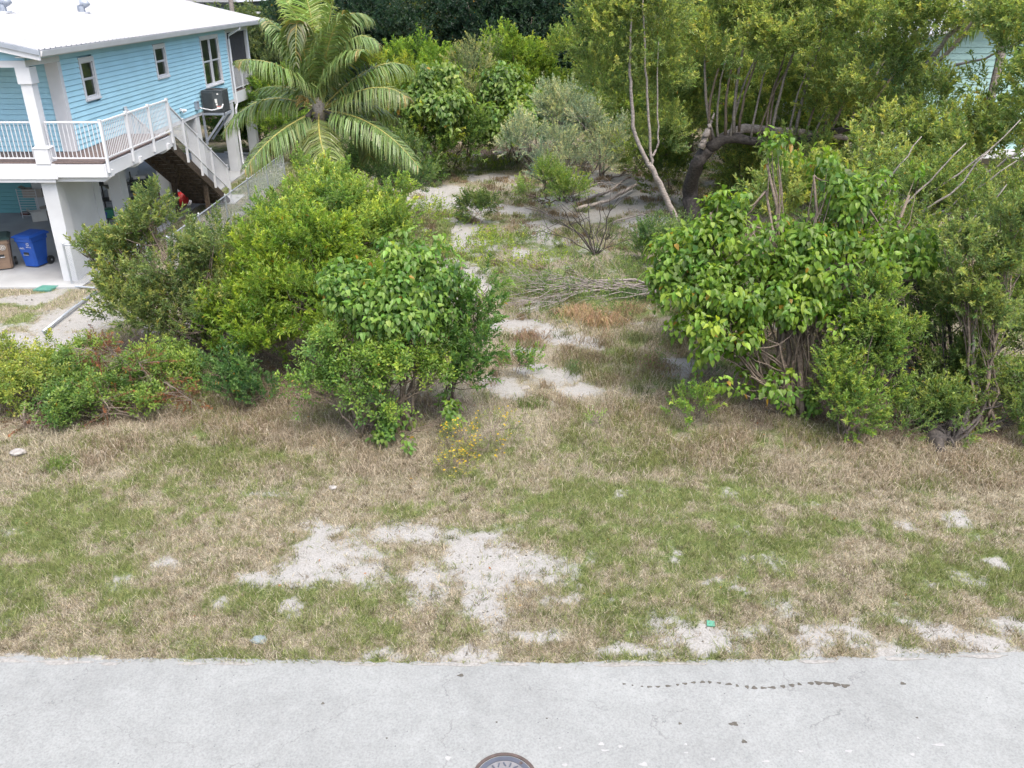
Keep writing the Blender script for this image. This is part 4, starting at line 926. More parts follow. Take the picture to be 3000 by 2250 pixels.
def shrub(name, label, cat, base, lobes, kind='button', dens=26, sc=1.0, col=(.07, .13, .025), bark='bark', seed=1, group=None, gap=.36, upbias=.75, low=-.35,
          rough=.3, twigs=7, rstem=.035, mat='leaf', yellow=.005, inner=.4, droop=False, leafparts=0, shell=(.62, 1.06), gapscale=1.5, stems=True, split=True):
    rng = np.random.default_rng(seed); random.seed(seed)
    fulls = lobes
    if split:
        nl_ = []
        for (x, y, z, a, b_, c) in lobes:
            if min(a, c) < .3: nl_.append((x, y, z, a, b_, c)); continue
            for k in range(4):
                d = norm(rng.normal(size=3)); f = rng.uniform(.40, .66); q = rng.uniform(.4, .85); nl_.append((x+d[0]*a*q, y+d[1]*b_*q, max(z+d[2]*c*q, c*f*.6), a*f, b_*f, c*f))
        lobes = nl_; dens *= .85
    e = empty(name, (base[0], base[1], 0), label, cat, group)
    pl = {'button': 13, 'fine': 13, 'silver': 13, 'pepper': 9, 'portia': 4, 'herb': 0}.get(kind, 0)
    if min(l[3] for l in fulls) < .19: pl = 0
    big = 1.12 if kind in ('button', 'fine', 'pepper') else 1.0
    P, D = lobe_shoots(lobes, dens*(1.2 if kind != 'portia' else 1.25), rng, low, shell, upbias, rough, gap+.05, gapscale*1.35, seed, pl, (sc if kind != 'portia' else .8)); sc = sc*big*(.82 if pl and kind != 'portia' else 1)
    if inner and kind != 'portia':  # sparser shaded leaves further in
        P2, D2 = lobe_shoots(lobes, dens*inner*.3, rng, -.8, (.25, .65), .3, .2, .2, 1.5, seed); P = np.concatenate([P, P2]); D = np.concatenate([D, D2])
    s = sc*rng.uniform(.8, 1.25, len(P)); col = np.array(col)*(np.array([1.62, 1.6, 2.1]) if mat == 'leaf' and kind != 'portia' else np.array([1.12, 1.2, 1.5]) if kind == 'portia' else 1)
    V, T, C = foliage(P, D, s, kind, col, rng, yellow, droop=droop)
    if leafparts:  # the leaves that show largest become parts of their own
        nl = len(V)//9; Vl = V.reshape(nl, 9, 3); dist = np.linalg.norm(Vl[:, 0]-np.array([0, 0, CAM_H]), axis=1)
        vis = np.argsort(dist+rng.uniform(0, 2.2, nl))[:leafparts]; keep = np.ones(nl, bool); keep[vis] = False
        Tt = np.array([(8, i, (i+1)) for i in range(7)]+[(8, 7, 0)]); Cl = C.reshape(nl, 9, 3)
        V, C = Vl[keep].reshape(-1, 3), Cl[keep].reshape(-1, 3); T = (Tt[None]+(np.arange(keep.sum())*9)[:, None, None]).reshape(-1, 3)
        for i in vis: mesh_np('leaf', Vl[i], Tt, M[mat], Cl[i], e)
    if stems:
        allP = P
        for li, (x, y, z, a, b, c) in enumerate(fulls):
            mb = MB(); start = np.array([base[0]+rng.normal(0, .12), base[1]+rng.normal(0, .1), -.03]); end = np.array([x, y, z+c*.35])
            L = np.linalg.norm(end-start); path = curve(start, end, (0, 0, -.12*L if z > 1.5 else .1), rng, 8)
            path[:, 2] = np.maximum(path[:, 2], -.03); r0 = rstem*(.6+.25*L/2)
            mb.tube(path.tolist(), np.linspace(r0, r0*.35, 8).tolist(), 6)
            near = np.where((np.abs(allP-np.array([x, y, z]))/np.array([a, b, c])).max(1) < 1.1)[0]
            if len(near):
                for q in rng.choice(near, min(twigs+6, len(near)), replace=False):
                    k = rng.integers(3, 8); tp = curve(path[k], allP[q]+D_off(D[q]), (0, 0, -.1), rng, 5)
                    mb.tube(tp.tolist(), np.linspace(r0*.4, .006, 5).tolist(), 4)
            mb.build('stem', M[bark], e, smooth=True)
    mesh_np('foliage', V, T, M[mat], C, e)
    e.children[-1]['kind'] = 'stuff'
    return e
def D_off(d): return d*.15
def Lb(u, v, y, r, ry=None, rz=None):
    p = PY(u, v, y); return (p.x, p.y, max(p.z, (rz or r)*.55), r, ry or r, rz or r)
def gb(u, v):
    p = G(u, v); return (p.x, p.y)

BRIGHT = (.125, .192, .038); MID = (.1, .15, .035); DARK = (.10, .14, .042); DEEP = (.026, .058, .026); SILV = (.155, .2, .105); PORT = (.1, .18, .032); BLUEG = (.095, .155, .03); YEL = (.16, .2, .022)
# ---- left group
shrub('buttonwood_shrub', 'dark green buttonwood shrub in front of the chain link fence beside the front stilts', 'shrub', gb(640, 1040),
      [Lb(330, 790, 19.0, .55, .7, .5), Lb(370, 890, 18.6, .65, .7, .6), Lb(440, 690, 19.3, .3, .5, .6), Lb(390, 730, 19.3, .3, .5, .4), Lb(510, 840, 18.6, .8, .8, .75), Lb(590, 780, 19.0, .5, .7, .5), Lb(620, 840, 18.4, .9, .9, 1.0), Lb(470, 950, 18.1, .8, .7, .6), Lb(600, 980, 17.9, .75, .7, .6), Lb(265, 760, 19.2, .2, .4, .25)],
      'button', 30, 1.0, DARK, seed=11, twigs=12, rstem=.05, gap=.38)
shrub('buttonwood_shrub', 'tall bright green buttonwood thicket below the palm crown', 'shrub', gb(880, 900),
      [Lb(900, 600, 23.5, .9, 1.1, 1.0), Lb(810, 680, 23.0, .8, 1.0, .7), Lb(1000, 670, 22.5, .9, 1.0, .9), Lb(1080, 640, 22.8, .5, .7, .65), Lb(1120, 730, 21.5, .7, .8, .9), Lb(860, 740, 21.5, 1.3, 1.1, .8), Lb(705, 790, 22.2, .6, .8, .5), Lb(960, 760, 21.2, 1.1, 1.0, .9), Lb(1140, 640, 22, .5, .6, .7)],
      'button', 30, 1.08, BRIGHT, seed=12, twigs=10, rstem=.05, gap=.3)
shrub('buttonwood_shrub', 'mid green buttonwood thicket between the dark shrub and the heart leaved sapling', 'shrub', gb(880, 1080),
      [Lb(760, 780, 18.8, 1.1, 1.0, 1.0), Lb(900, 800, 18.4, 1.1, 1.0, 1.0), Lb(720, 900, 18.2, .95, .9, .8), Lb(850, 920, 17.8, 1.0, .9, .9), Lb(1000, 820, 18.2, 1.0, .9, 1.0), Lb(960, 940, 17.4, .9, .9, .8), Lb(790, 1010, 17.2, .7, .7, .55), Lb(660, 1000, 17.6, .55, .6, .6)],
      'button', 30, 1.05, (.098, .16, .02), seed=13, twigs=10, rstem=.045, gap=.33)
shrub('portia_sapling', 'heart leaved sapling with large drooping leaves left of the sandy path', 'tree', gb(1180, 1255),
      [Lb(1150, 850, 15.6, .5, .5, .45), Lb(1250, 850, 15.6, .4, .5, .35), Lb(1040, 890, 15.4, .45, .5, .35), Lb(1150, 930, 15.3, .7, .6, .5), Lb(1320, 860, 15.8, .22, .25, .22), Lb(1010, 870, 15.4, .25, .3, .22), Lb(1230, 960, 15.2, .5, .5, .4), Lb(1165, 765, 15.8, .17, .2, .28), Lb(1265, 780, 15.8, .15, .2, .22)],
      'portia', 20, .9, PORT, 'bark', 14, gap=.3, twigs=6, rstem=.045, mat='leaf', yellow=.008, inner=.3, droop=True, leafparts=260)
shrub('pepper_shrub', 'blue green shrub with small compound leaves at the front of the left thicket', 'shrub', gb(1080, 1270),
      [Lb(955, 1065, 15.0, .45, .5, .28), Lb(1060, 1100, 14.8, .5, .5, .3), Lb(1180, 1080, 14.8, .55, .5, .35), Lb(1080, 1190, 14.5, .38, .4, .26), Lb(930, 1150, 14.7, .35, .4, .3), Lb(1260, 1120, 14.9, .35, .4, .3), Lb(1010, 1000, 15.1, .32, .35, .25), Lb(1130, 1230, 14.4, .3, .3, .2)],
      'pepper', 46, 1.1, (.1, .17, .03), seed=15, twigs=10, gap=.36)
shrub('buttonwood_shrub', 'dark upright buttonwood at the right edge of the left thicket beside the sandy path', 'shrub', gb(1330, 1180),
      [Lb(1400, 880, 15.9, .14, .2, .3), Lb(1360, 940, 15.7, .38, .4, .4), Lb(1320, 1020, 15.4, .45, .45, .4), Lb(1385, 1040, 15.4, .22, .3, .3), Lb(1340, 1110, 15.0, .35, .4, .3)],
      'button', 40, .9, (.06, .12, .024), seed=16, twigs=9, gap=.38)
shrub('portia_sapling', 'knee high heart leaved seedling under the front of the left thicket', 'seedling', gb(1180, 1300), [Lb(1145, 1280, 14.4, .2, .2, .16), Lb(1290, 1240, 14.6, .2, .2, .15), Lb(1215, 1320, 14.1, .16, .15, .1)], 'portia', 60, .8, PORT, seed=17, droop=True, inner=0, twigs=3, rstem=.015)
# ---- left bottom mix
shrub('yellowish_shrub', 'yellow green shrub in the tangle at the left edge', 'shrub', gb(90, 1260),
      [Lb(60, 1100, 16.4, .6, .6, .4), Lb(130, 1170, 15.8, .65, .6, .4), Lb(200, 1140, 16.0, .45, .5, .35), Lb(30, 1180, 15.8, .55, .5, .4), Lb(10, 1060, 16.6, .4, .5, .4), Lb(130, 1060, 16.7, .3, .4, .25)], 'pepper', 42, .95, (.12, .165, .03), seed=18, gap=.36)
shrub('pepper_shrub', 'blue green shrub of compound leaves sprawling below the dark buttonwood', 'shrub', gb(420, 1230),
      [Lb(290, 1070, 17.0, .55, .6, .35), Lb(450, 1090, 16.7, .65, .7, .4), Lb(380, 1150, 16.0, .7, .6, .4), Lb(520, 1130, 16.3, .6, .5, .45), Lb(260, 1190, 15.6, .7, .5, .4), Lb(180, 1230, 15.2, .5, .4, .3), Lb(220, 1110, 16.4, .5, .5, .3), Lb(545, 1090, 16.8, .35, .4, .35), Lb(400, 1210, 15.4, .5, .4, .3)], 'pepper', 42, 1.0, BLUEG, seed=19, gap=.37)
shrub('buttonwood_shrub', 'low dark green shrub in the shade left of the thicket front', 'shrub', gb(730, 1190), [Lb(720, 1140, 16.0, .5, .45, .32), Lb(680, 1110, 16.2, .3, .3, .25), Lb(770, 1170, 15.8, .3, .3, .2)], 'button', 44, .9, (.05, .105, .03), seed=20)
# ---- right group
shrub('portia_tree', 'big heart leaved portia tree with drooping yellow green leaves right of the clearing', 'tree', gb(2330, 1215),
      [Lb(2240, 590, 16.9, .42, .45, .6), Lb(2245, 500, 16.9, .16, .2, .35), Lb(2380, 540, 17.0, .32, .4, .5), Lb(2110, 730, 16.8, .45, .45, .35), Lb(2080, 640, 16.8, .2, .25, .3), Lb(2250, 700, 16.6, .75, .65, .5), Lb(2540, 640, 16.8, .6, .5, .55), Lb(2660, 590, 17.0, .35, .35, .35), Lb(2620, 760, 16.7, .65, .5, .5), Lb(2420, 800, 16.3, .8, .7, .6), Lb(2040, 860, 16.2, .6, .5, .45), Lb(2200, 880, 16.0, .8, .6, .55), Lb(2110, 990, 15.7, .7, .5, .45), Lb(2280, 1030, 15.4, .8, .5, .45), Lb(2200, 1120, 15.1, .6, .45, .35), Lb(2420, 1000, 15.6, .7, .5, .5), Lb(2560, 950, 15.9, .5, .5, .5), Lb(1975, 840, 16.3, .3, .35, .3), Lb(2000, 760, 16.6, .3, .4, .3), Lb(2340, 930, 16.0, .6, .5, .5), Lb(2400, 1110, 15.3, .5, .4, .4), Lb(2330, 760, 16.4, .6, .5, .5), Lb(2400, 660, 16.8, .4, .4, .35)],
      'portia', 21, 1.0, (.11, .185, .022), 'bark', 21, split=False, gap=.44, twigs=3, rstem=.055, yellow=.01, inner=.25, droop=True, leafparts=300, shell=(.5, 1.1), gapscale=1.0)
shrub('buttonwood_shrub', 'light green upright buttonwood leaning in front of the portia tree', 'shrub', gb(2480, 1300),
      [Lb(2570, 930, 15.3, .42, .4, .45), Lb(2540, 1020, 15.1, .5, .45, .45), Lb(2600, 1050, 15.1, .45, .4, .4), Lb(2480, 1130, 14.8, .55, .45, .42), Lb(2570, 1150, 14.8, .45, .4, .4), Lb(2450, 1220, 14.5, .45, .4, .3), Lb(2500, 1240, 14.5, .35, .3, .25)], 'button', 40, .85, (.10, .16, .034), seed=22, twigs=6, gap=.36)
shrub('buttonwood_shrub', 'pale yellow green buttonwood shoots standing against the dark thicket at the right edge', 'shrub', gb(2880, 1260),
      [Lb(2830, 760, 15.6, .42, .4, .4), Lb(2960, 690, 15.8, .5, .4, .4), Lb(2900, 930, 15.4, .55, .5, .45), Lb(2820, 890, 15.5, .35, .4, .35), Lb(2960, 800, 15.6, .3, .4, .3)], 'button', 40, .95, (.115, .16, .045), seed=23, gap=.38, twigs=8)
shrub('fallen_buttonwood', 'dark green thicket growing over the rough fallen trunks at the right edge', 'tree', gb(2780, 1300),
      [Lb(2720, 820, 17.5, .7, .7, .5), Lb(2880, 640, 18.5, .9, .8, .7), Lb(2800, 560, 20, .8, .8, .6), Lb(2700, 600, 20, .8, .8, .6), Lb(2960, 540, 20, .8, .8, .6), Lb(2600, 850, 17.8, .7, .7, .6), Lb(2940, 940, 16.8, .7, .6, .6), Lb(2820, 1180, 15.4, .6, .5, .45), Lb(2980, 830, 17.0, 1.0, .8, .9), Lb(2760, 950, 16.6, .7, .6, .5), Lb(2890, 1080, 15.6, .8, .6, .5), Lb(3010, 1150, 15.4, .8, .6, .5), Lb(2720, 1260, 14.7, .5, .4, .3), Lb(2830, 1280, 14.7, .55, .4, .3), Lb(2960, 1260, 14.8, .6, .4, .35), Lb(3080, 1000, 16.3, .8, .8, .9), Lb(3060, 680, 18, .6, .7, .6), Lb(2670, 720, 18.6, .5, .6, .45)],
      'fine', 40, 1.2, (.088, .135, .033), 'barkdark', 24, gap=.4, twigs=5)
# rough fallen trunk beside it
e = empty('fallen_log', (*gb(2760, 1300), 0), 'thick rough bark of a fallen trunk lying in the shade at the lower right', 'log')
def pth(pts): return [PY(*p) for p in pts]
def bumpy(path, r, n=10, seed=0, k=12):
    rr = np.random.default_rng(seed); path = [Vector(p) for p in path]; out = []; ra = []
    for i in range(k+1):
        t = i/k*(len(path)-1); a = min(int(t), len(path)-2); f = t-a; out.append(path[a].lerp(path[a+1], f)+Vector(rr.normal(0, .02, 3))); ra.append((r[a]*(1-f)+r[a+1]*f)*(1+rr.normal(0, .07)))
    return MB().tube(out, ra, n)
a0 = G(2750, 1300); bumpy([a0, PY(2700, 1200, 15.6), PY(2650, 1090, 16.2), PY(2600, 1030, 17)], [.2, .2, .17, .15], seed=1).build('trunk', M['barkdark'], e, smooth=True)
bumpy([PY(2690, 1110, 16.0), PY(2780, 1140, 15.7), PY(2920, 1120, 15.4)], [.13, .11, .07], seed=2).build('limb', M['barkgrey'], e, smooth=True)
bumpy([PY(2560, 800, 17.8), PY(2750, 850, 17.4), PY(3000, 880, 17.0)], [.1, .11, .09], seed=3).build('limb', M['barkdark'], e, smooth=True)
a0 = G(2760, 1330); bumpy([a0, PY(2745, 1240, 15.0), PY(2760, 1200, 15.2)], [.1, .09, .08], seed=4).build('limb', M['barkdark'], e, smooth=True)
bumpy([PY(2860, 900, 15.4), PY(2850, 1060, 15.3), PY(2870, 1150, 15.2)], [.02, .04, .05], seed=5).build('limb', M['barkgrey'], e, smooth=True)
# ---- fallen tree with a row of upright shoots
ft = empty('fallen_tree', (*gb(2040, 640), 0), 'old tree whose thick dark bent trunk sends up a fan of straight shoots', 'tree')
TY = 30.5
bumpy([G(2030, 650), PY(2020, 560, TY+1), PY(2040, 480, TY), PY(2075, 435, TY)], [.32, .27, .25, .22], 12, 6).build('trunk', M['barkdark'], ft, smooth=True)
bumpy([PY(2075, 435, TY), PY(2130, 400, TY), PY(2240, 415, TY-.3), PY(2400, 405, TY-.8), PY(2520, 360, TY-1.5), PY(2700, 330, TY-2)], [.22, .18, .15, .13, .1, .06], 10, 7).build('limb', M['barkdark'], ft, smooth=True)
bumpy([PY(2110, 410, TY), PY(2180, 375, TY+.4), PY(2330, 385, TY+.6), PY(2480, 400, TY+.5), PY(2600, 390, TY)], [.2, .16, .13, .1, .06], 10, 8).build('limb', M['barkgrey'], ft, smooth=True)
bumpy([PY(2055, 430, TY-.2), PY(2075, 380, TY-.2), PY(2095, 330, TY-.2)], [.13, .1, .02], 8, 9).build('broken_snag', M['deadwood'], ft, smooth=True)
bumpy([PY(2650, 360, 24), PY(2700, 400, 24), PY(2780, 400, 24), PY(2900, 340, 24)], [.05, .06, .05, .03], 8, 9).build('limb', M['barkgrey'], ft, smooth=True)
rng = np.random.default_rng(8)
SH = [(2080, 412, 2105, 200), (2105, 412, 2130, 160), (2125, 395, 2165, 120), (2150, 390, 2200, 60), (2165, 385, 2240, 120), (2140, 400, 2225, 150), (2250, 410, 2330, 60), (2260, 405, 2350, 90), (2245, 410, 2290, 200), (2310, 400, 2410, 100), (2410, 395, 2560, 60), (2330, 390, 2450, 30), (2360, 395, 2500, 80), (2385, 395, 2540, 150), (2430, 390, 2620, 80), (2200, 405, 2290, 90), (2220, 410, 2320, 180), (2480, 380, 2700, 20), (2520, 360, 2780, 30), (2090, 405, 2070, 120)]
for i, (u0, v0, u1, v1) in enumerate(SH):
    y = TY-(u0-2080)/420*1.2; a = PY(u0, v0, y); b = PY(u1, v1, y+rng.uniform(-.8, .6)); r0 = rng.uniform(.035, .065)
    MB().tube(curve(a, b, (-.3, 0, 0), rng, 8, .012).tolist(), np.linspace(r0, r0*.45, 8).tolist(), 6).build('upright_shoot', M['barkgrey' if i % 2 else 'bark'], ft, smooth=True)
# its long side branches reaching towards the right edge, nearer the camera
for i, (u0, v0, y0, u1, v1, y1, r0) in enumerate([(2690, 480, 24, 3000, 290, 22, .06), (2620, 520, 24, 2900, 330, 23, .05), (2700, 200, 26, 2850, 10, 25, .09), (2720, 210, 26, 2900, 0, 25, .07), (2780, 560, 21, 3020, 420, 20, .05), (2500, 560, 26, 2620, 420, 26, .06), (2680, 700, 20, 2960, 560, 19, .05), (2600, 640, 19, 2830, 420, 19, .03), (2640, 680, 19, 2900, 440, 18.5, .035), (2700, 640, 19, 2980, 470, 18.5, .03), (2720, 760, 18, 3000, 600, 17.5, .03), (2560, 560, 20, 2700, 400, 20, .03), (2690, 600, 19.5, 2990, 350, 19, .03), (2750, 720, 18, 2950, 540, 17.5, .025), (2780, 860, 17, 2990, 770, 16.5, .03), (2500, 330, 29, 2560, 200, 28, .035), (2800, 190, 24, 3010, 110, 23, .04)]):
    MB().tube(curve(PY(u0, v0, y0), PY(u1, v1, y1), (0, 0, -.2), rng, 8, .05).tolist(), np.linspace(r0, r0*.4, 8).tolist(), 6).build('branch', M['barkgrey'], ft, smooth=True)
fl_ = []
for (u, v, y, a, b, c) in [(2080, 110, 31, 1.3, 1, 1.4), (2230, 90, 30.5, 1.5, 1, 1.5), (2390, 60, 30, 1.5, 1, 1.4), (2060, 250, 33, 1.2, 1, 1.3), (2180, 250, 33.5, 1.0, .8, 1.2), (2330, 240, 33, 1.4, 1, 1.3), (2480, 220, 32, 1.4, 1, 1.3), (2420, 150, 29, .9, .8, .6), (2560, 60, 28, 1.3, 1, 1.1), (2580, 260, 27, 1.3, 1, 1.1), (2000, 330, 32, 1.1, 1, 1.0),
      (2720, 120, 26, 1.0, .9, .7), (2690, 340, 25, .9, .9, .6), (2450, 330, 29, 1.1, .9, .5), (2200, 500, 33, 1.6, .9, .9), (2350, 480, 29, 1.2, .8, .5), (2620, 470, 24, 1.2, .9, .8), (2900, 300, 23, .35, .6, .2), (2980, 100, 23, .8, .8, 1.0), (2820, 500, 21.5, .6, .7, .4), (2520, 560, 22, 1.2, .8, .8), (2990, 480, 21, .5, .6, .4), (2180, 620, 33, 1.1, .8, .7), (2300, 620, 22, 1.2, .8, .7), (3060, 300, 21, .8, .8, 1.2), (1990, 400, 32.0, .6, .5, .6), (2180, 200, 29.4, .5, .4, .6), (2300, 150, 29, .6, .5, .6), (2440, 250, 28.5, .5, .4, .5), (2520, 330, 28, .5, .4, .5), (2090, 200, 29.6, .5, .4, .5), (2990, 230, 23, .4, .5, .5), (2700, 60, 26, .7, .7, .6), (2780, 430, 23, .7, .7, .4), (2980, 170, 24, .7, .6, .7), (2870, 440, 22, .7, .6, .5), (2960, 400, 22, .7, .6, .5), (2760, 470, 23, .8, .7, .5), (2900, 70, 25, .5, .6, .4)]:
    fl_.append(Lb(u, v, y, a, b, c))
rngf = np.random.default_rng(30)
P, D = lobe_shoots(fl_, 22, rngf, -.6, (.45, 1.08), .8, .35, .41, 1.1, 5, 12, 1.5)
V, T, C = foliage(P, D, rngf.uniform(.9, 1.4, len(P))*1.15, 'button', (.20, .275, .10), rngf, .004)
o = mesh_np('foliage', V, T, M['leaf'], C, ft); o['kind'] = 'stuff'
# ---- slender leaning tree
lt = empty('leaning_tree', (*gb(1985, 640), 0), 'slender grey trunk leaning left and forking upwards at the edge of the clearing', 'tree')
TZ = 27.5
def smoothpath(p, k=4, seed=0, wob=.012):
    p = [np.array(q, float) for q in p]; p = [2*p[0]-p[1]]+p+[2*p[-1]-p[-2]]; out = []; rr = np.random.default_rng(seed)
    for i in range(1, len(p)-2):
        for j in range(k):
            t = j/k; out.append(.5*(2*p[i]+(p[i+1]-p[i-1])*t+(2*p[i-1]-5*p[i]+4*p[i+1]-p[i+2])*t*t+(3*p[i]-p[i-1]-3*p[i+1]+p[i+2])*t**3)+rr.normal(0, wob, 3))
    out.append(p[-2]); return out
def P3(pts, y=TZ): return [PY(u, v, y) for (u, v) in pts]
a0 = G(1985, 660)
MB().tube(smoothpath(P3([(1990, 660), (1960, 600), (1925, 520), (1900, 480)]), 4, 1), np.linspace(.12, .08, 13).tolist(), 8).build('trunk', M['barkgrey'], lt, smooth=True)
MB().tube(smoothpath(P3([(1908, 495), (1880, 440), (1858, 385), (1851, 300), (1847, 220), (1846, 130), (1850, 60), (1855, -20)]), 4, 2), np.linspace(.078, .02, 29).tolist(), 8).build('limb', M['barkgrey'], lt, smooth=True)
MB().tube(smoothpath(P3([(1912, 500), (1907, 455), (1900, 350), (1893, 200), (1888, 100), (1884, 0)]), 4, 3), np.linspace(.055, .018, 21).tolist(), 8).build('limb', M['barkgrey'], lt, smooth=True)
MB().tube(smoothpath(P3([(1908, 462), (1925, 430), (1928, 370), (1925, 260), (1930, 120)]), 4, 4), np.linspace(.04, .014, 17).tolist(), 8).build('limb', M['barkgrey'], lt, smooth=True)
rngf = np.random.default_rng(31)
lob = [Lb(*q) for q in [(1800, 80, 28, 1.0, .9, .9), (1900, 60, 28, 1.1, .9, 1.0), (1780, 190, 28, .8, .8, .7), (1900, 200, 28, .9, .8, .9), (1850, 300, 28.4, .7, .7, .7), (1960, 250, 28.5, .7, .7, .9), (1740, 60, 28, .5, .6, .5), (1830, 0, 28, 1.0, .9, .6), (1960, 20, 28, .8, .8, .7), (1750, 260, 28.5, .5, .6, .5), (1940, 420, 28.6, .5, .5, .8), (1840, 420, 28.8, .3, .4, .5)]]
P, D = lobe_shoots(lob, 24, rngf, -.6, (.35, 1.1), .7, .35, .42, 1.6, 9, 10, 1.2)
V, T, C = foliage(P, D, rngf.uniform(.8, 1.25, len(P)), 'button', (.20, .275, .10), rngf, .002); o = mesh_np('foliage', V, T, M['leaf'], C, lt); o['kind'] = 'stuff'
# ---- grey green shrub in the middle
shrub('silver_buttonwood', 'pale grey green silver buttonwood shrub at the right of the clearing', 'shrub', gb(1660, 590),
      [Lb(1680, 370, 34, 1.3, 1.1, 1.1), Lb(1580, 460, 33, 1.1, 1, .9), Lb(1730, 440, 33.5, 1.3, 1, 1.0), Lb(1800, 400, 34, .9, .9, .8), Lb(1640, 520, 32, .9, .8, .6), Lb(1510, 440, 33, .55, .6, .5), Lb(1620, 330, 34.5, .7, .7, .6), Lb(1520, 400, 33.2, .4, .5, .5)], 'silver', 26, 1.3, (.29, .36, .26), 'barkgrey', 32, mat='leafmatte', gap=.36, twigs=6)
shrub('green_shrub', 'small bright green bush tucked under the left front of the silver shrub', 'shrub', gb(1600, 600), [Lb(1590, 540, 31.5, .6, .5, .5), Lb(1660, 570, 31, .5, .5, .4), Lb(1560, 580, 30.5, .3, .3, .2)], 'fine', 26, 1.2, BRIGHT, seed=33)
# ---- background shrubs beyond the clearing
BG = [
 ('bushy yellow green shrub behind the palm fronds on the right', (1210, 500), [(1180, 330, 39, 1.3), (1230, 430, 38, 1.4), (1140, 250, 41, 1.1), (1250, 290, 40, 1.0)], (.115, .16, .022), 'button'),
 ('tall bright green shrub at the left of the rounded back thicket', (1300, 480), [(1270, 220, 44, 1.7), (1240, 270, 43, 1.5), (1330, 290, 43, 1.5)], (.085, .15, .018), 'button'),
 ('pale grey green feathery shrub in the middle of the back thicket', (1370, 470), [(1395, 190, 43, 1.1), (1390, 270, 42, 1.4), (1420, 340, 41, 1.3)], (.2, .25, .13), 'silver'),
 ('rounded bright green shrub at the right of the back thicket', (1560, 480), [(1510, 230, 44, 1.8), (1590, 240, 44, 1.4), (1550, 310, 43, 1.6), (1500, 300, 42.5, 1.3), (1480, 190, 45, 1.3)], (.095, .155, .02), 'button'),
 ('heart leaved yellow green shrub low in the back thicket behind the palm', (1290, 470), [(1270, 270, 39, 1.0), (1240, 330, 38.5, 1.1), (1300, 350, 38.5, .9)], (.115, .18, .035), 'portia'),
 ('dull green shrub at the foot of the back thicket right of the palm tip', (1330, 490), [(1290, 410, 38.5, 1.3), (1370, 400, 39, 1.2), (1230, 470, 38, 1.0), (1430, 430, 40, .9)], (.065, .115, .024), 'button'),
 ('yellowish heart leaved shrub in the centre of the back thicket', (1510, 480), [(1490, 290, 41, .8), (1540, 340, 40.5, 1.1), (1500, 380, 40, 1.2)], (.105, .17, .03), 'portia'),
 ('olive green shrub under the slender leaning tree', (1760, 520), [(1750, 300, 40, 1.7), (1700, 220, 42, 1.6), (1840, 380, 38, 1.4), (1760, 170, 44, 1.7), (1900, 480, 34, 1.1)], (.085, .13, .026), 'button'),
 ('green shrub between the silver shrub and the old bent trunk', (1960, 560), [(1960, 380, 36, 1.5), (1890, 330, 38, 1.5), (1950, 520, 34, .9)], (.08, .125, .025), 'button'),
 ('leafy shrub behind the tall fan of shoots', (2150, 480), [(2020, 150, 42, 2.4), (2160, 200, 40, 2.4), (2300, 300, 36, 2.2), (2120, 350, 37, 2.0), (2300, 120, 40, 2.4), (2480, 240, 36, 2.4), (2450, 400, 32, 2.0), (2220, 430, 33, 1.6)], (.09, .135, .03), 'button'),
 ('green shrub behind the stilts between house and palm', (800, 470), [(770, 330, 44, 1.6), (800, 260, 45, 1.6), (720, 390, 46, 1.2), (830, 400, 42, 1.4), (600, 340, 50, 2.0), (660, 350, 50, 1.5)], (.085, .15, .024), 'button'),
 ('low dark bush with pink flowers behind the rear stilt', (730, 430), [(710, 420, 47, 1.0), (790, 430, 46, 1.0)], (.04, .08, .02), 'button'),
 ('dark green bush left of the sandy path behind the thicket', (1180, 600), [(1160, 500, 31, 1.0), (1180, 560, 29, .8), (1100, 520, 31, 1.0), (960, 500, 32, 1.3)], (.06, .105, .03), 'fine'),
 ('blue green low bush at the left foot of the big portia tree', (1960, 820), [(2010, 810, 22, .5), (2060, 840, 20, .6), (2010, 740, 24, .5), (2080, 740, 22, .8), (2020, 900, 19, .4), (2070, 940, 18, .6)], (.08, .13, .04), 'fine'),
 ('grey green twiggy shrub left of the big fallen thicket', (2500, 1100), [(2420, 920, 18, .9), (2560, 820, 18.5, 1.0), (2300, 860, 18.5, .9), (2640, 980, 17.3, .7), (2480, 700, 19.5, 1.0)], (.05, .09, .026), 'fine'),
]
for i, (lab, b, lb, col, kind) in enumerate(BG):
    r_ = kind == 'portia'; near = lb[0][2] < 30
    shrub('background_shrub' if not near else 'low_shrub', lab, 'shrub', gb(*b), [Lb(u, v, y, r, r*.8, r*.85) for (u, v, y, r) in lb], kind, (11 if not near else 24) if not r_ else 9, (1.55 if not near else 1.2) if not r_ else 1.5, col, seed=40+i, droop=r_, mat='leaf' if kind != 'silver' else 'leafmatte', twigs=4, gap=.36, gapscale=.9, yellow=.003)
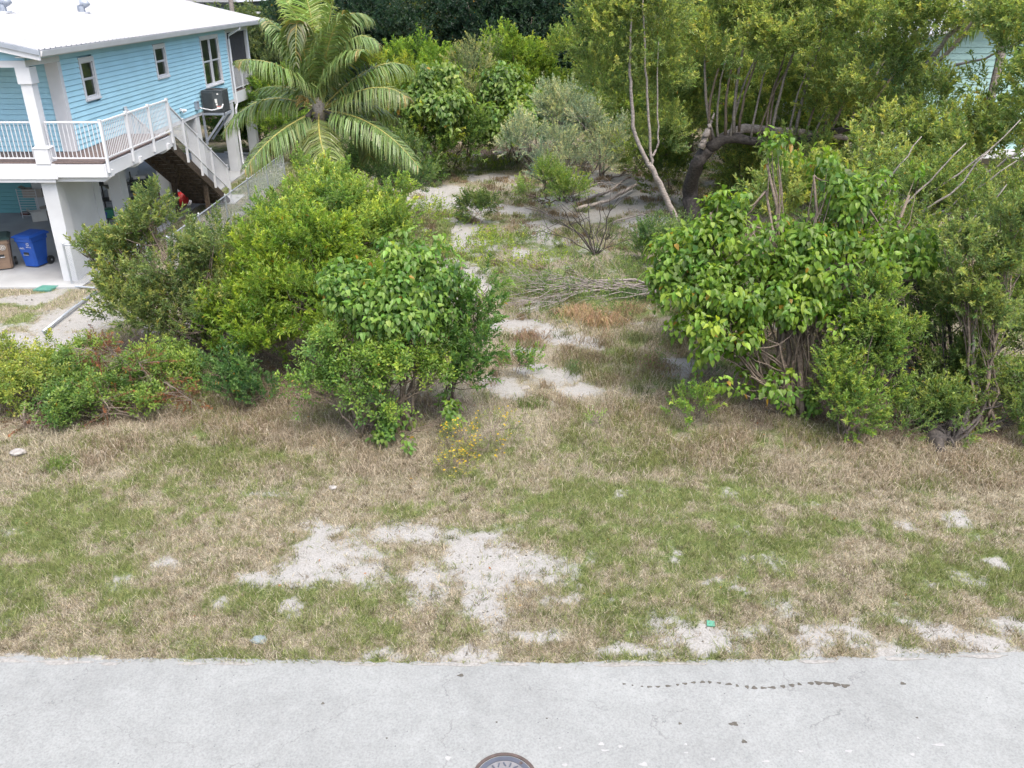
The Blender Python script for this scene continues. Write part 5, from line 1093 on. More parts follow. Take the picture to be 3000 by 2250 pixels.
# pink flowers on that bush
# ---- wall of dark trees: three crown shapes, copied
def tree_proto(seed, col):
    rng = np.random.default_rng(seed); lobes = []
    for k in range(9):
        a = k*2.4; r = 2.1*math.sqrt(k/9); lobes.append((r*math.cos(a), r*math.sin(a), 5.0+rng.uniform(-1.6, 1.6)+(1-r/2.1)*1.4, *(rng.uniform(1.2, 1.7, 3)*np.array([1, 1, .85]))))
    for k in range(5): a = k*1.25+.4; lobes.append((2.2*math.cos(a), 2.2*math.sin(a), 2.2+rng.uniform(-.4, .8), 1.2, 1.2, 1.2))
    P, D = lobe_shoots(lobes, 9, rng, -.5, (.5, 1.1), .5, .35, .38, .9, seed)
    V, T, C = foliage(P, D, rng.uniform(.8, 1.2, len(P))*1.15, 'tree', col, rng, .003)
    mb = MB(); mb.tube(curve((0, 0, -.1), (.2, .1, 4.6), (.3, 0, 0), rng).tolist(), np.linspace(.2, .09, 7).tolist(), 8)
    for l in lobes[:8]: mb.tube(curve((.1, .05, 2.2), l[:3], (0, 0, -.4), rng, 6).tolist(), np.linspace(.08, .03, 6).tolist(), 5)
    me1 = None
    return V, T, C, mb
COLS = {'dark': (.024, .058, .038), 'mid': (.1, .15, .07), 'olive': (.13, .19, .075)}
protos = {}
def place_tree(key, seed, x, y, s, rot, label, sz=1.0):
    e = empty('background_tree', (x, y, 0), label, 'tree', 'trees in the row beyond the lot')
    if (key, seed) not in protos:
        V, T, C, mb = tree_proto(seed, COLS[key]); V = V+np.array([x, y, 0])
        o = mesh_np('crown', V, T, M['leaf'], C, e); o['kind'] = 'stuff'
        m2 = MB(); m2.add([(p[0]+x, p[1]+y, p[2]) for p in mb.v], mb.f); t = m2.build('trunk', M['bark'], e, smooth=True); protos[(key, seed)] = (o, t)
    else:
        for src in protos[(key, seed)]:
            c = src.copy(); COL.objects.link(c); c.parent = e
    e.scale = (s, s, s*sz); e.rotation_euler = (0, 0, rot); return e
rng = np.random.default_rng(77); ordn = ['first', 'second', 'third', 'fourth', 'fifth', 'sixth', 'seventh', 'eighth', 'ninth', 'tenth', 'eleventh', 'twelfth', 'thirteenth', 'fourteenth', 'fifteenth', 'sixteenth', 'seventeenth', 'eighteenth']
ROW = [(620, 'mid'), (740, 'mid'), (850, 'mid'), (980, 'dark'), (1090, 'dark'), (1200, 'mid'), (1310, 'dark'), (1420, 'dark'), (1530, 'dark'), (1640, 'dark'), (1750, 'dark'), (1860, 'mid'), (1980, 'mid'), (2100, 'olive'), (2230, 'olive'), (2370, 'mid'), (2500, 'olive')]
for i, (u, k) in enumerate(ROW):
    y = 55+rng.uniform(-2, 3); p = PY(u, 200, y); s = 1.0+rng.uniform(-.06, .1)
    if u < 960: s *= .82
    if 1900 < u < 2300: s *= .88
    place_tree(k, 1 if k != 'dark' else 1+i % 2, p.x, y, s, rng.uniform(0, 6), f'{"dark" if k == "dark" else "mid green" if k == "mid" else "olive green"} broadleaf tree, {ordn[i]} from the left in the tree row behind the clearing', 1.02)
ROW2 = [560, 700, 830, 960, 1090, 1220, 1350, 1480, 1610, 1740, 1870, 2150, 2300, 2450, 2900, 3050]
for i, u in enumerate(ROW2):
    y = 68+rng.uniform(-2, 4); p = PY(u, 200, y); k = ('dark', 'mid')[i % 2]; s = (.92 if u < 2000 else .85)
    place_tree(k, 1, p.x, y, s*(1.2 if 900 < u < 1800 else 1), rng.uniform(0, 6), f'{"dark" if k == "dark" else "mid green"} distant tree, {ordn[i]} from the left in the farthest row', 1.0)
for (x, y, k, s) in ((9.5, 46, 'mid', .9), (24, 50, 'olive', .95), (33, 42, 'mid', 1.0), (-34, 55, 'mid', 1), (-27, 62, 'dark', 1.0)):
    place_tree(k, 1, x, y, s, rng.uniform(0, 6), {9.5: 'mid green tree standing behind the fan of shoots', 24: 'olive tree behind the mint house', 33: 'mid green tree right of the mint house', -34: 'mid green tree far behind the blue house at the left', -27: 'dark tree behind the blue house roof'}[x])
woods = []
rngw = np.random.default_rng(90); V = []; 
lobw = [(x, 95+rngw.uniform(-8, 8), 3.2, 5, 4, 3.6) for x in np.arange(-130, 131, 6.5)]
P, D = lobe_shoots(lobw, 2.2, rngw, -.2, (.7, 1.1), .5, .3, .2, .3, 3); V, T, C = foliage(P, D, rngw.uniform(2.2, 3.2, len(P)), 'tree', (.04, .08, .03), rngw, 0)
o = mesh_np('far_woods', V, T, M['leaf'], C); props(o, 'far belt of woodland closing the view behind everything', 'woods', kind='stuff')
# ---- thatch palm glimpsed in the dark trees + coconut palm
def frond(name, start, mid, tip, leaflen, parent, col, rng, nl=64, droop=.7, label=None, width=.05, dead=False):
    s, m, t = (np.array(q, float) for q in (start, mid, tip)); c = 2*m-.5*(s+t); tt = np.linspace(0, 1, 26)[:, None]
    path = (1-tt)**2*s+2*tt*(1-tt)*c+tt**2*t
    r = MB().tube(path.tolist(), np.linspace(.035, .006, 26).tolist(), 5).build(name, M['deadwood'] if dead else M['rachis'], parent, smooth=True)
    if label: r['label'] = label
    V, C = [], []
    for k in range(nl):
        f = .13+.87*(k+.5)/nl; i = f*25; a = int(min(i, 24)); p = path[a]+(path[a+1]-path[a])*(i-a); d = path[a+1]-path[a]; d /= np.linalg.norm(d)
        side = np.cross(d, [0, 0, 1.0]); side /= max(np.linalg.norm(side), 1e-6); nrm = np.cross(side, d)
        L = leaflen*(math.sin(math.pi*min(1, .12+f*.86))**.55)*rng.uniform(.88, 1.08)
        for sg in (-1, 1):
            u = norm(side*sg*.9+d*rng.uniform(.35, .55)+nrm*(.25+rng.normal(0, .1))); g = np.array([0, 0, -1.0])
            q0 = p; u1 = norm(u+g*droop*.35); q1 = q0+u1*L*.35; u2 = norm(u+g*droop*1.1+rng.normal(0, .06, 3)); q2 = q1+u2*L*.35; u3 = norm(u*.6+g*droop*2.1+rng.normal(0, .1, 3)); q3 = q2+u3*L*.3
            w = norm(np.cross(u1, nrm+rng.normal(0, .3, 3)))*width*.5
            V += [q0-w*.5, q0+w*.5, q1-w, q1+w, q2-w*.8, q2+w*.8, q3]
            cc = np.array(col)*rng.uniform(.75, 1.25)*(1+.15*rng.normal(0, 1, 3)*.5); 
            if rng.random() < .02 or (f > .9 and rng.random() < .2): cc = np.array([.25, .2, .07])*rng.uniform(.7, 1.2)
            C += [cc*1.1, cc*1.1, cc, cc, cc, cc, cc*(1.2, 1.0, .8)]
    n = len(V)//7; T = (np.array([(0, 1, 3), (0, 3, 2), (2, 3, 5), (2, 5, 4), (4, 5, 6)])[None]+(np.arange(n)*7)[:, None, None]).reshape(-1, 3)
    o = mesh_np('leaflets', np.array(V), T, M['palm'] if not dead else M['deadred'], np.clip(np.array(C), .01, .6), r); o['kind'] = 'stuff'
    return r
M['rachis'] = paint('yellow_green_rachis', (.28, .26, .07), .5, .15, 6)
M['spathe'] = paint('dark_dry_spathe', (.05, .045, .04), .7, .2, 6)
PYC = 28.5; cc_ = PY(935, 325, PYC)
palm = empty('coconut_palm', (cc_.x+.3, PYC+.3, 0), 'coconut palm with long arching fronds beside the blue house', 'palm tree')
rng = np.random.default_rng(3)
MB().tube(curve((cc_.x+.3, PYC+.3, -.1), (cc_.x, PYC, cc_.z-.1), (.1, 0, 0), rng, 9, .02).tolist(), np.linspace(.19, .13, 9).tolist(), 12).build('trunk', M['barkgrey'], palm, smooth=True)
MB().tube([(cc_.x, PYC, cc_.z-.3), (cc_.x, PYC, cc_.z+.1), (cc_.x, PYC, cc_.z+.6)], [.16, .22, .08], 10).build('crownshaft', M['deadwood'], palm, smooth=True)
PG = (.125, .19, .06); PB = (.19, .275, .06)
FR = [  # mid(u,v,dy) tip(u,v,dy)
 ((840, 205, -.9), (690, 178, -1.6), PG), ((775, 292, -.3), (655, 390, -.8), PG), ((815, 390, -1.3), (718, 495, -2.2), PG), ((940, 415, -1.5), (975, 500, -2.3), (.13, .17, .05)), ((1090, 365, -1.2), (1228, 492, -2.0), PG),
 ((1090, 258, -.6), (1195, 290, -1.0), (.11, .155, .05)), ((1090, 200, .4), (1205, 200, .8), PG), ((1060, 300, .9), (1160, 355, 1.8), PG), ((1015, 130, .2), (1110, 130, .2), PG), ((985, 80, .8), (1085, 55, 1.5), PG), ((900, 130, .2), (830, -10, .5), PB), ((920, 100, .6), (880, -60, 1.0), PB), ((960, 90, 0), (990, -50, 0), PB),
 ((890, 150, -.5), (865, 60, -1.0), PG), ((1000, 180, -.5), (1060, 150, -1.1), PG), ((850, 370, .6), (780, 450, 1.5), PG), ((1040, 380, .5), (1080, 470, .9), PG), ((930, 170, 1.2), (935, 30, 2.0), PG), ((850, 260, 1.0), (760, 260, 2.0), PG), ((880, 160, 0), (770, 50, .4), PG), ((960, 140, -.6), (1010, 30, -1.0), PG)]
for i, (m_, t_, c_) in enumerate(FR):
    f_ = frond('frond', (cc_.x, PYC, cc_.z), PY(m_[0], m_[1], PYC+m_[2]), PY(t_[0], t_[1], PYC+t_[2]), 1.2 if i < 10 else 1.15, palm, c_, rng, 100, .95 if i not in (10, 11, 12) else .25, width=.038)
for k in range(9):   # flower stalks
    p0 = PY(905, 300, PYC-.2); q = PY(895+rng.uniform(-30, 15), 310+rng.uniform(-25, 25), PYC-.5)
    MB().tube(curve(p0, q, (0, 0, .25), rng, 7, .2).tolist(), [.02]*7, 5).build('flower_stalk', paint('tan_flower_stalk', (.3, .22, .07), .7, .1, 9) if k == 0 else bpy.data.materials['tan_flower_stalk'], palm)
for (u, v, u2, v2, r_) in ((915, 320, 888, 365, .07), (905, 330, 892, 420, .05), (950, 325, 990, 340, .05), (890, 315, 865, 325, .04), (920, 345, 895, 380, .05)):
    MB().tube([PY(u, v, PYC-.2), PY((u+u2)/2, (v+v2)/2, PYC-.45), PY(u2, v2, PYC-.4)], [.03, r_*1.4, .01], 6).build('dry_spathe', M['spathe'], palm)
f_ = frond('frond', (cc_.x, PYC, cc_.z), PY(880, 70, PYC-.7), PY(868, 190, PYC-1.2), .8, palm, (.14, .17, .08), rng, 30, 1.4, 'broken frond hanging down in pale ribbons')
# second palm far right behind
p2 = empty('coconut_palm', (PY(2830, 60, 27).x, 27, 0), 'palm frond tips sweeping through the gap at the upper right', 'palm tree')
c2 = PY(2960, 40, 27); MB().tube([(c2.x, 27, 0), (c2.x, 27, c2.z)], [.16, .11], 10).build('trunk', M['barkgrey'], p2)
for (m_, t_) in (((2850, 60, 0), (2720, 170, -.3)), ((2880, 30, 0), (2790, 30, 0)), ((3000, 60, 0), (3080, 160, 0)), ((2960, 0, .5), (2900, -60, .8)), ((3010, -20, .5), (3080, -40, .8))):
    frond('frond', c2, PY(m_[0], m_[1], 27+m_[2]), PY(t_[0], t_[1], 27+t_[2]), .9, p2, PG, rng, 50, .9)

# ---- bare shrub, fallen branches, driftwood
def twigplant(name, label, cat, paths, mat, y=None, sub=4, seed=1, tub='stem', rmin=.006, base=None):
    rng = np.random.default_rng(seed); e = empty(name, base or (paths[0][0][0], paths[0][0][1], 0), label, cat)
    for (a, b, r0, sag) in paths:
        pth_ = curve(a, b, sag, rng, 8, .05); mb = MB().tube(pth_.tolist(), np.linspace(r0, max(rmin, r0*.25), 8).tolist(), 6)
        L = np.linalg.norm(pth_[-1]-pth_[0]); d = norm(pth_[-1]-pth_[0])
        for k in range(sub):
            i = rng.integers(2, 7); q = pth_[i]+norm(d+rng.normal(0, .5, 3))*L*rng.uniform(.25, .5); q[2] = max(q[2], .05)
            mb.tube(curve(pth_[i], q, (0, 0, 0), rng, 5, .06).tolist(), np.linspace(r0*.4, rmin*.7, 5).tolist(), 4)
        mb.build(tub, mat, e, smooth=True)
    return e
b = G(1745, 752); b = Vector((b.x, b.y, 0)); yb = b.y
def Q(u, v, dy=0): return PY(u, v, yb+dy)
twigplant('bare_shrub', 'nearly bare shrub with dark curved stems standing in the middle of the clearing', 'shrub',
          [(b, Q(1690, 620), .035, (0, 0, 0)), (b, Q(1640, 600, -.4), .03, (-.3, 0, .2)), (b, Q(1540, 610, -.3), .028, (.3, 0, .5)), (b, Q(1720, 560, .4), .022, (0, 0, 0)), (b, Q(1790, 560, .2), .03, (.2, 0, 0)), (b, Q(1800, 640, -.3), .022, (.2, 0, 0)), (b, Q(1760, 600, .6), .02, (0, 0, 0)), (b, Q(1560, 680, -.6), .018, (0, 0, .4)), (b, Q(1680, 570, .2), .018, (0, 0, 0)), (b, Q(1860, 700, -.2), .015, (0, 0, .2))], M['barkdark'], sub=4, seed=5, rmin=.009)
for i, (u, v, r) in enumerate([(1700, 650, .4), (1560, 620, .35), (1620, 560, .4), (1690, 560, .3)]): pass
shrub('sparse_shrub', 'thin leafy sprigs growing through the bare shrub', 'shrub', (b.x, b.y+.3), [Lb(1690, 660, yb, .35), Lb(1570, 600, yb+1, .5), Lb(1640, 560, yb+1.5, .6), Lb(1500, 660, yb, .5), Lb(1720, 580, yb+.5, .4)], 'herb', 4, 1.0, (.09, .14, .035), seed=50, gap=.42, inner=0, stems=False)
rng = np.random.default_rng(12); P_ = []
butt = G(1900, 858); butt = np.array([butt.x+.5, butt.y, .25])
for k in range(16):
    t = G(1465+rng.uniform(0, 90), 815+k*8.2+rng.uniform(-6, 6)); a = butt+np.array([rng.uniform(-1.8, .2), rng.uniform(-.3, .3)+(k-8)*.05, 0]); P_.append((a, np.array([t.x, t.y, .12+rng.uniform(0, .3)]), rng.uniform(.010, .024), (0, rng.uniform(-.2, .2), .06)))
P_.append((butt, np.array([butt[0]-3.2, butt[1]+.3, .3]), .045, (0, 0, .1))); P_.append((butt+np.array([1.2, -.4, 0]), np.array([butt[0]-2.4, butt[1]-.9, .2]), .04, (0, 0, .1)))
twigplant('fallen_branch', 'bleached fallen branch spreading many thin grey twigs leftwards across the clearing', 'branch', P_, M['barkgrey'], sub=5, seed=6, tub='limb', base=(butt[0], butt[1], 0))
for i, (pts, r, lab) in enumerate([
    ([(1690, 622, .12), (1780, 605, .2), (1840, 575, .3), (1870, 560, .35)], .07, 'long bleached log lying on the pale mud at the right of the clearing'),
    ([(1700, 600, .1), (1790, 575, .25), (1850, 540, .5)], .06, 'dark crooked driftwood limb behind the long bleached log'),
    ([(1780, 500, .1), (1850, 505, .12), (1900, 512, .1)], .05, 'dark branch lying at the back of the pale mud'),
    ([(1790, 660, .08), (1870, 640, .15), (1930, 640, .1)], .035, 'short grey stick on the pale mud'),
    ([(1700, 560, .08), (1760, 545, .15), (1820, 548, .1)], .03, 'thin grey stick at the rear of the mud patch'),
    ([(1880, 880, .1), (1930, 868, .2), (1990, 860, .2)], .05, 'stub of grey wood at the right of the fallen branch')]):
    pp = [G(u, v)+Vector((0, 0, z)) for (u, v, z) in pts]
    mb = bumpy(pp, [r]*(len(pp)-1)+[r*.4], 8, 60+i); rr_ = np.random.default_rng(i)
    for k in range(4):
        q = pp[1].lerp(pp[-1], rr_.random()); mb.tube(curve(q, q+Vector((rr_.uniform(-.6, .8), rr_.uniform(-.8, .8), rr_.uniform(.0, .3))), (0, 0, .1), rr_, 5).tolist(), [r*.4, r*.3, r*.25, r*.2, .006], 5)
    o = mb.build('driftwood', M['deadwood' if i % 2 == 0 else 'barkgrey'], smooth=True); props(o, lab, 'log')
# rusty dead branches in the left tangle
for i, (u0, v0, u1, v1, y, n, lab) in enumerate([(300, 1015, 380, 1080, 16.0, 34, 'rust brown dead foliage in the middle of the left tangle'), (480, 1120, 570, 1185, 15.4, 30, 'rust brown dead frond hanging at the right end of the left tangle'), (60, 1215, 130, 1310, 15.0, 34, 'rust brown dead branch drooping to the grass at the left edge'), (220, 1020, 300, 1040, 16.3, 22, 'rust brown dead sprig near the fallen pipe'), (300, 1170, 320, 1200, 15.2, 14, 'small rusty dead sprig in the lower left tangle'), (400, 1060, 440, 1110, 15.9, 20, 'rust brown dead twig cluster behind the compound leaves')]):
    a = PY(u0, v0, y); bb = PY(u1, v1, y-.25); rng = np.random.default_rng(i+70)
    e = empty('dead_branch', (a.x, a.y, 0), lab, 'branch'); pc = curve(a, bb, (0, 0, .1), rng, 10)
    mb = MB().tube(pc.tolist(), np.linspace(.016, .006, 10).tolist(), 5)
    Pn, Dn = [], []
    for k in range(n):
        j = rng.integers(1, 10); s_ = pc[j]; q = s_+rng.normal(0, .2, 3)*np.array([1.3, .6, .9])+np.array([0, 0, -.06]); mb.tube([s_.tolist(), ((s_+q)/2).tolist(), q.tolist()], [.007, .005, .003], 4, False); Pn += [q, (s_+q)/2]; Dn += [norm(q-s_+rng.normal(0, .1, 3))]*2
    mb.build('twig', M['bark'], e); V, T, C = foliage(np.array(Pn), np.array(Dn), rng.uniform(.45, .75, len(Pn)), 'fine', (.15, .075, .045), rng, 0, .1, True)
    o = mesh_np('dead_leaves', V, T, M['deadred'], C, e); o['kind'] = 'stuff'
# ---- seedlings and herbs
for (u, v, r, k, col, lab) in [(1525, 1095, .28, 'button', (.085, .16, .03), 'small leafy seedling on the bare brown ground in the middle'), (2020, 1240, .3, 'button', (.13, .21, .04), 'small bright yellow green seedling in the dry grass left of the portia tree'), (2352, 1220, .16, 'portia', (.1, .18, .03), 'tiny seedling with broad round leaves at the foot of the portia tree'), (1750, 1255, .14, 'herb', (.11, .2, .03), 'tiny green sprout in the dry grass'),
                              (1400, 660, .45, 'button', (.06, .1, .03), 'small dark shrub standing beside the sandy path'), (1900, 770, .5, 'fine', (.075, .13, .035), 'low green bush in the right part of the clearing'), (2060, 1130, .3, 'herb', (.07, .14, .05), 'feathery blue green weed at the left foot of the portia tree'), (2640, 1290, .3, 'fine', (.08, .13, .03), 'small shrub at the front of the right thicket'), (1380, 870, .2, 'herb', (.1, .18, .03), 'bright weed beside the upper path bend'), (1820, 520, .35, 'fine', (.1, .16, .03), 'bright green weed at the back of the mud patch')]:
    g = G(u, v); shrub('seedling', lab, 'plant', (g.x, g.y), [(g.x, g.y, r*.75, r, r, r*.8), (g.x+r*.3, g.y, r*1.3, r*.6, r*.6, r*.6)], k, 60 if r < .3 else 40, .75 if r < .4 else 1, col, seed=int(u), gap=.3, inner=0, twigs=3, rstem=.014, droop=(k == 'portia'))
# yellow flowered weed
g = G(1400, 1330); rngy = np.random.default_rng(41)
yw = shrub('yellow_flowered_weed', 'sprawling weed covered in small yellow flowers at the edge of the lawn', 'plant', (g.x, g.y), [Lb(1350, 1290, 13.9, .35, .3, .22), Lb(1450, 1260, 14.1, .45, .35, .25), Lb(1340, 1370, 13.2, .35, .3, .15), Lb(1420, 1330, 13.7, .35, .3, .2)], 'herb', 110, .6, (.13, .16, .05), seed=42, gap=.35, inner=0, twigs=12, rstem=.01)
P, D = lobe_shoots([Lb(1350, 1270, 13.9, .4, .3, .28), Lb(1460, 1240, 14.1, .5, .35, .3), Lb(1340, 1350, 13.2, .35, .3, .2), Lb(1430, 1310, 13.7, .35, .3, .25)], 45, rngy, -.1, (.8, 1.1), .9, .3, .44, 2.2, 3)
P = P[(P[:, 2] > .1)]; n = len(P); V = (P[:, None, :]+np.array([[-.016, -.012, 0], [.016, -.012, .006], [.014, .014, 0], [-.014, .014, .006], [0, 0, .018]])[None]*rngy.uniform(.75, 1.4, (n, 1, 1))).reshape(-1, 3)
T = (np.array([(0, 1, 4), (1, 2, 4), (2, 3, 4), (3, 0, 4)])[None]+(np.arange(n)*5)[:, None, None]).reshape(-1, 3); C = np.tile(np.array([[.52, .38, .04]]), (n*5, 1))*np.repeat(rngy.uniform(.7, 1.15, (n, 1)), 5, 0)
o = mesh_np('flowers', V, T, M['leafmatte'], C, yw); o['kind'] = 'stuff'

# ================================================================== GRASS
def blades(x, y, h, w, col, rng, lean=.6, segs=1, z=None, curl=.0):
    n = len(x); z = gheight(x, y) if z is None else z; a = rng.uniform(0, 2*math.pi, n); f = rng.uniform(0, 2*math.pi, n)
    d = np.stack([np.cos(a), np.sin(a), 0*a], -1); s = np.stack([np.cos(f), np.sin(f), 0*f], -1)*(w/2)[:, None]
    b = np.stack([x, y, z-.01], -1); ln = (lean*rng.uniform(.3, 1.4, n))[:, None]; h = h[:, None]
    if segs == 1:
        V = np.stack([b-s, b+s, b+d*h*ln+np.array([0, 0, 1])*h*np.sqrt(np.clip(1-ln**2*.5, .15, 1))], 1); T = np.array([(0, 1, 2)]); k = 3
    else:
        m = b+d*h*ln*.35+np.array([0, 0, .62])*h; t = b+d*h*ln*1.15+np.array([0, 0, 1])*h*(.85-curl*ln*.9)
        V = np.stack([b-s, b+s, m-s*.8, m+s*.8, t], 1); T = np.array([(0, 1, 3), (0, 3, 2), (2, 3, 4)]); k = 5
    C = np.repeat(col, k, 0); Tt = (T[None]+(np.arange(n)*k)[:, None, None]).reshape(-1, 3); return V.reshape(-1, 3), Tt, C
def merge(parts):
    V, T, C = [], [], []; o = 0
    for v, t, c in parts: V.append(v); T.append(t+o); C.append(c); o += len(v)
    return np.concatenate(V), np.concatenate(T), np.concatenate(C)
GREENS = np.array([(.185, .225, .08), (.225, .265, .10), (.125, .17, .06), (.28, .30, .14)]); STRAW = np.array([(.44, .40, .32), (.35, .315, .245), (.2, .17, .125), (.52, .48, .40)])
def choose(pg, rng, n):
    g = GREENS[rng.integers(0, 4, n)]; s = STRAW[rng.integers(0, 4, n)]; k = (rng.random(n) < pg)[:, None]
    return np.where(k, g, s)*rng.uniform(.75, 1.2, (n, 1))
# mown verge
rng = np.random.default_rng(21); N = 64000
y = 8.4+rng.random(N)**1.15*5.6; x = rng.uniform(-1, 1, N)*(y*.63+2.2)
cl = fbm(x*3.5, y*3.5, 0, 55, 3); ms, mg, md, ml = gmasks(x, y); fine = fbm(x*8, y*8, 0, 57, 3)
keep = (rng.random(N) < np.clip(1.25-1.75*ms-(fine-.5)*2.2+(cl-.5)*.8, .03, 1)) & (y > edge_y(x)+rng.normal(0, .03, N)) & (rng.random(N) < .35+.9*cl+.3*mg)
x, y, mg, fine = x[keep], y[keep], mg[keep], fine[keep]; n0 = len(x); k = 5
x = np.repeat(x, k)+rng.normal(0, .022, n0*k); y = np.repeat(y, k)+rng.normal(0, .022, n0*k); mgr = np.repeat(mg, k); tuftg = np.repeat(rng.random(n0)*.5-.25, k)
pg = np.clip(.02+mgr*1.0+tuftg, .03, .94); n = len(x)
h = rng.uniform(.04, .10, n)*(1+.5*mgr); col = choose(pg, rng, n)
A = blades(x, y, h, rng.uniform(.007, .013, n), col, rng, .95)
N = 15000; y = 8.4+rng.random(N)**1.1*6; x = rng.uniform(-1, 1, N)*(y*.63+2.2); ms, mg, md, ml = gmasks(x, y)
keep = (ms < rng.uniform(.2, 1.05, N)) & (y > edge_y(x)+rng.normal(-.02, .05, N)) & (rng.random(N) < .4+.6*fbm(x*2.2, y*2.2, 0, 59, 3)); x, y, mg = x[keep], y[keep], mg[keep]; n0 = len(x); k = 16
isg = rng.random(n0) < np.clip(.12+mg*1.0, 0, .92); tone = rng.uniform(.38, 1.25, n0)*(.75+.5*fbm(x*1.3, y*1.3, 0, 61, 3)); base = np.where(isg[:, None], GREENS[rng.integers(0, 4, n0)], STRAW[rng.integers(0, 4, n0)]*np.array([[.85, .8, .74]]))*tone[:, None]
rad = np.repeat(rng.uniform(.02, .06, n0), k); x = np.repeat(x, k)+rng.normal(0, 1, n0*k)*rad; y = np.repeat(y, k)+rng.normal(0, 1, n0*k)*rad; n = len(x)
B = blades(x, y, rng.uniform(.05, .13, n)*np.repeat(rng.uniform(.6, 1.15, n0), k), rng.uniform(.007, .013, n), np.repeat(base, k, 0)*rng.uniform(.8, 1.2, (n, 1)), rng, 1.0)
V, T, C = merge([A, B])
o = mesh_np('lawn_grass', V, T, M['grass'], C); props(o, 'patchy mown grass and straw covering the verge beside the road', 'grass', kind='stuff')
# tall dry grass
N = 120000; y = rng.uniform(12.6, 20, N); x = rng.uniform(-1, 1, N)*(y*.63+2.2)
ms, mg, md, ml = gmasks(x, y); cl = fbm(x*1.8, y*1.8, 0, 65, 3); band = np.clip(1-np.abs(y-14.2)/2.2, 0, 1); path = np.exp(-((x-.7-(y-14)*.12)/1.7)**2)
pr = np.clip(md*1.3+band*.55*(1-.5*path)+.05, 0, 1)*np.clip((cl-.33)*4.2, .04, 1.0)*(ms < .5)*.62
k = rng.random(N) < pr; x, y, mg, md = x[k], y[k], mg[k], md[k]; n0 = len(x); r_ = 3
x = np.repeat(x, r_)+rng.normal(0, .04, n0*r_); y = np.repeat(y, r_)+rng.normal(0, .04, n0*r_); n = len(x)
h = rng.uniform(.14, .34, n)*(.7+.5*np.repeat(md, r_)); col = choose(np.clip(.02+np.repeat(mg, r_)*.95, 0, .92), rng, n)*(1-np.repeat(md, r_)[:, None]*np.array([[.28, .36, .42]])*(rng.random((n, 1)) < .7))
A = blades(x, y, h, rng.uniform(.006, .011, n), col, rng, .95, 2, curl=.6)
# short mat there
N = 75000; y = rng.uniform(13.2, 21, N); x = rng.uniform(-1, 1, N)*(y*.63+2); ms, mg, md, ml = gmasks(x, y); fine = fbm(x*6, y*6, 0, 57, 3)
k = (ms+(fine-.5)*1.3 < .45) & (rng.random(N) < .9); x, y, mg = x[k], y[k], mg[k]; n = len(x)
B = blades(x, y, rng.uniform(.05, .13, n), rng.uniform(.007, .013, n), choose(np.clip(.1+mg*.7, 0, .9), rng, n), rng, 1.0)
V, T, C = merge([A, B]); o = mesh_np('dry_grass', V, T, M['grass'], C); props(o, 'tangled dry tan grass with green blades along the front of the thickets', 'grass', kind='stuff')
# rough growth of the clearing
N = 70000; y = 19+rng.random(N)**1.1*29; x = rng.uniform(-1, 1, N)*(3+y*.26)+y*.03; ms, mg, md, ml = gmasks(x, y); cl = fbm(x*.9, y*.9, 0, 68, 4); fine = fbm(x*4, y*4, 0, 57, 3)
k = (ms+(fine-.5)*.9 < .36) & (rng.random(N) < np.clip((cl-.3)*3, .1, 1)) & (x > -10); x, y, mg, cl = x[k], y[k], mg[k], cl[k]; r_ = 3
x = np.repeat(x, r_)+rng.normal(0, .06, len(x)*r_); y = np.repeat(y, r_)+rng.normal(0, .06, len(y)*r_); mgr = np.repeat(mg, r_); n = len(x)
GR2 = choose(np.clip(.25+mgr*.9, 0, .93), rng, n)*np.where(rng.random((n, 1)) < .2, np.array([[.75, .7, .7]]), 1.0)
A = blades(x, y, rng.uniform(.07, .24, n)*(.6+.6*np.repeat(cl, r_)), rng.uniform(.010, .02, n)*(y/26), GR2, rng, .8, 2, curl=.4)
# tussocks too many to name
Nt = 420; ty = 16+rng.random(Nt)*24; tx = rng.uniform(-1, 1, Nt)*(2+ty*.16)+.5+ty*.04; ms_, mg_, md_, ml_ = gmasks(tx, ty); kk = 55
th = rng.uniform(.16, .42, Nt); tc = np.where((rng.random(Nt) < .35)[:, None], np.array([.14, .18, .07]), np.array([.24, .19, .13]))*rng.uniform(.6, 1.25, (Nt, 1))
rr2 = np.repeat(rng.uniform(.06, .16, Nt), kk); x2 = np.repeat(tx, kk)+rng.normal(0, 1, Nt*kk)*rr2; y2 = np.repeat(ty, kk)+rng.normal(0, 1, Nt*kk)*rr2
Tf = blades(x2, y2, np.repeat(th, kk)*rng.uniform(.5, 1, Nt*kk), rng.uniform(.009, .016, Nt*kk)*np.clip(y2/24, .8, 1.5), np.repeat(tc, kk, 0)*rng.uniform(.7, 1.25, (Nt*kk, 1)), rng, 1.0, 2, curl=.8)
# yard in front of and behind the house
N = 26000; y = rng.uniform(18, 23.4, N); x = rng.uniform(-17, -9.5, N); ms, mg, md, ml = gmasks(x, y); k = (ms < .4) & (rng.random(N) < .8); x, y, mg = x[k], y[k], mg[k]; n = len(x)
B = blades(x, y, rng.uniform(.05, .16, n), rng.uniform(.01, .018, n), choose(np.clip(.35+mg*.5, 0, .9), rng, n), rng, .9)
N = 60000; y = rng.uniform(23.6, 47, N); x = rng.uniform(-12.3, -6.5, N); ms, mg, md, ml = gmasks(x, y); k = (ms < .5) & (rng.random(N) < .9) & ~((x < -11.1) & (y > 33.9) & (y < 35.7)); x, y, mg = x[k], y[k], mg[k]; n = len(x)
Yd = blades(x, y, rng.uniform(.06, .2, n), rng.uniform(.015, .028, n), choose(np.clip(.45+mg*.5, 0, .9), rng, n)*.85, rng, .9)
V, T, C = merge([A, B, Tf, Yd]); o = mesh_np('rough_grass', V, T, M['grass'], C); props(o, 'rough green and tan growth covering the clearing and the yard', 'grass', kind='stuff')
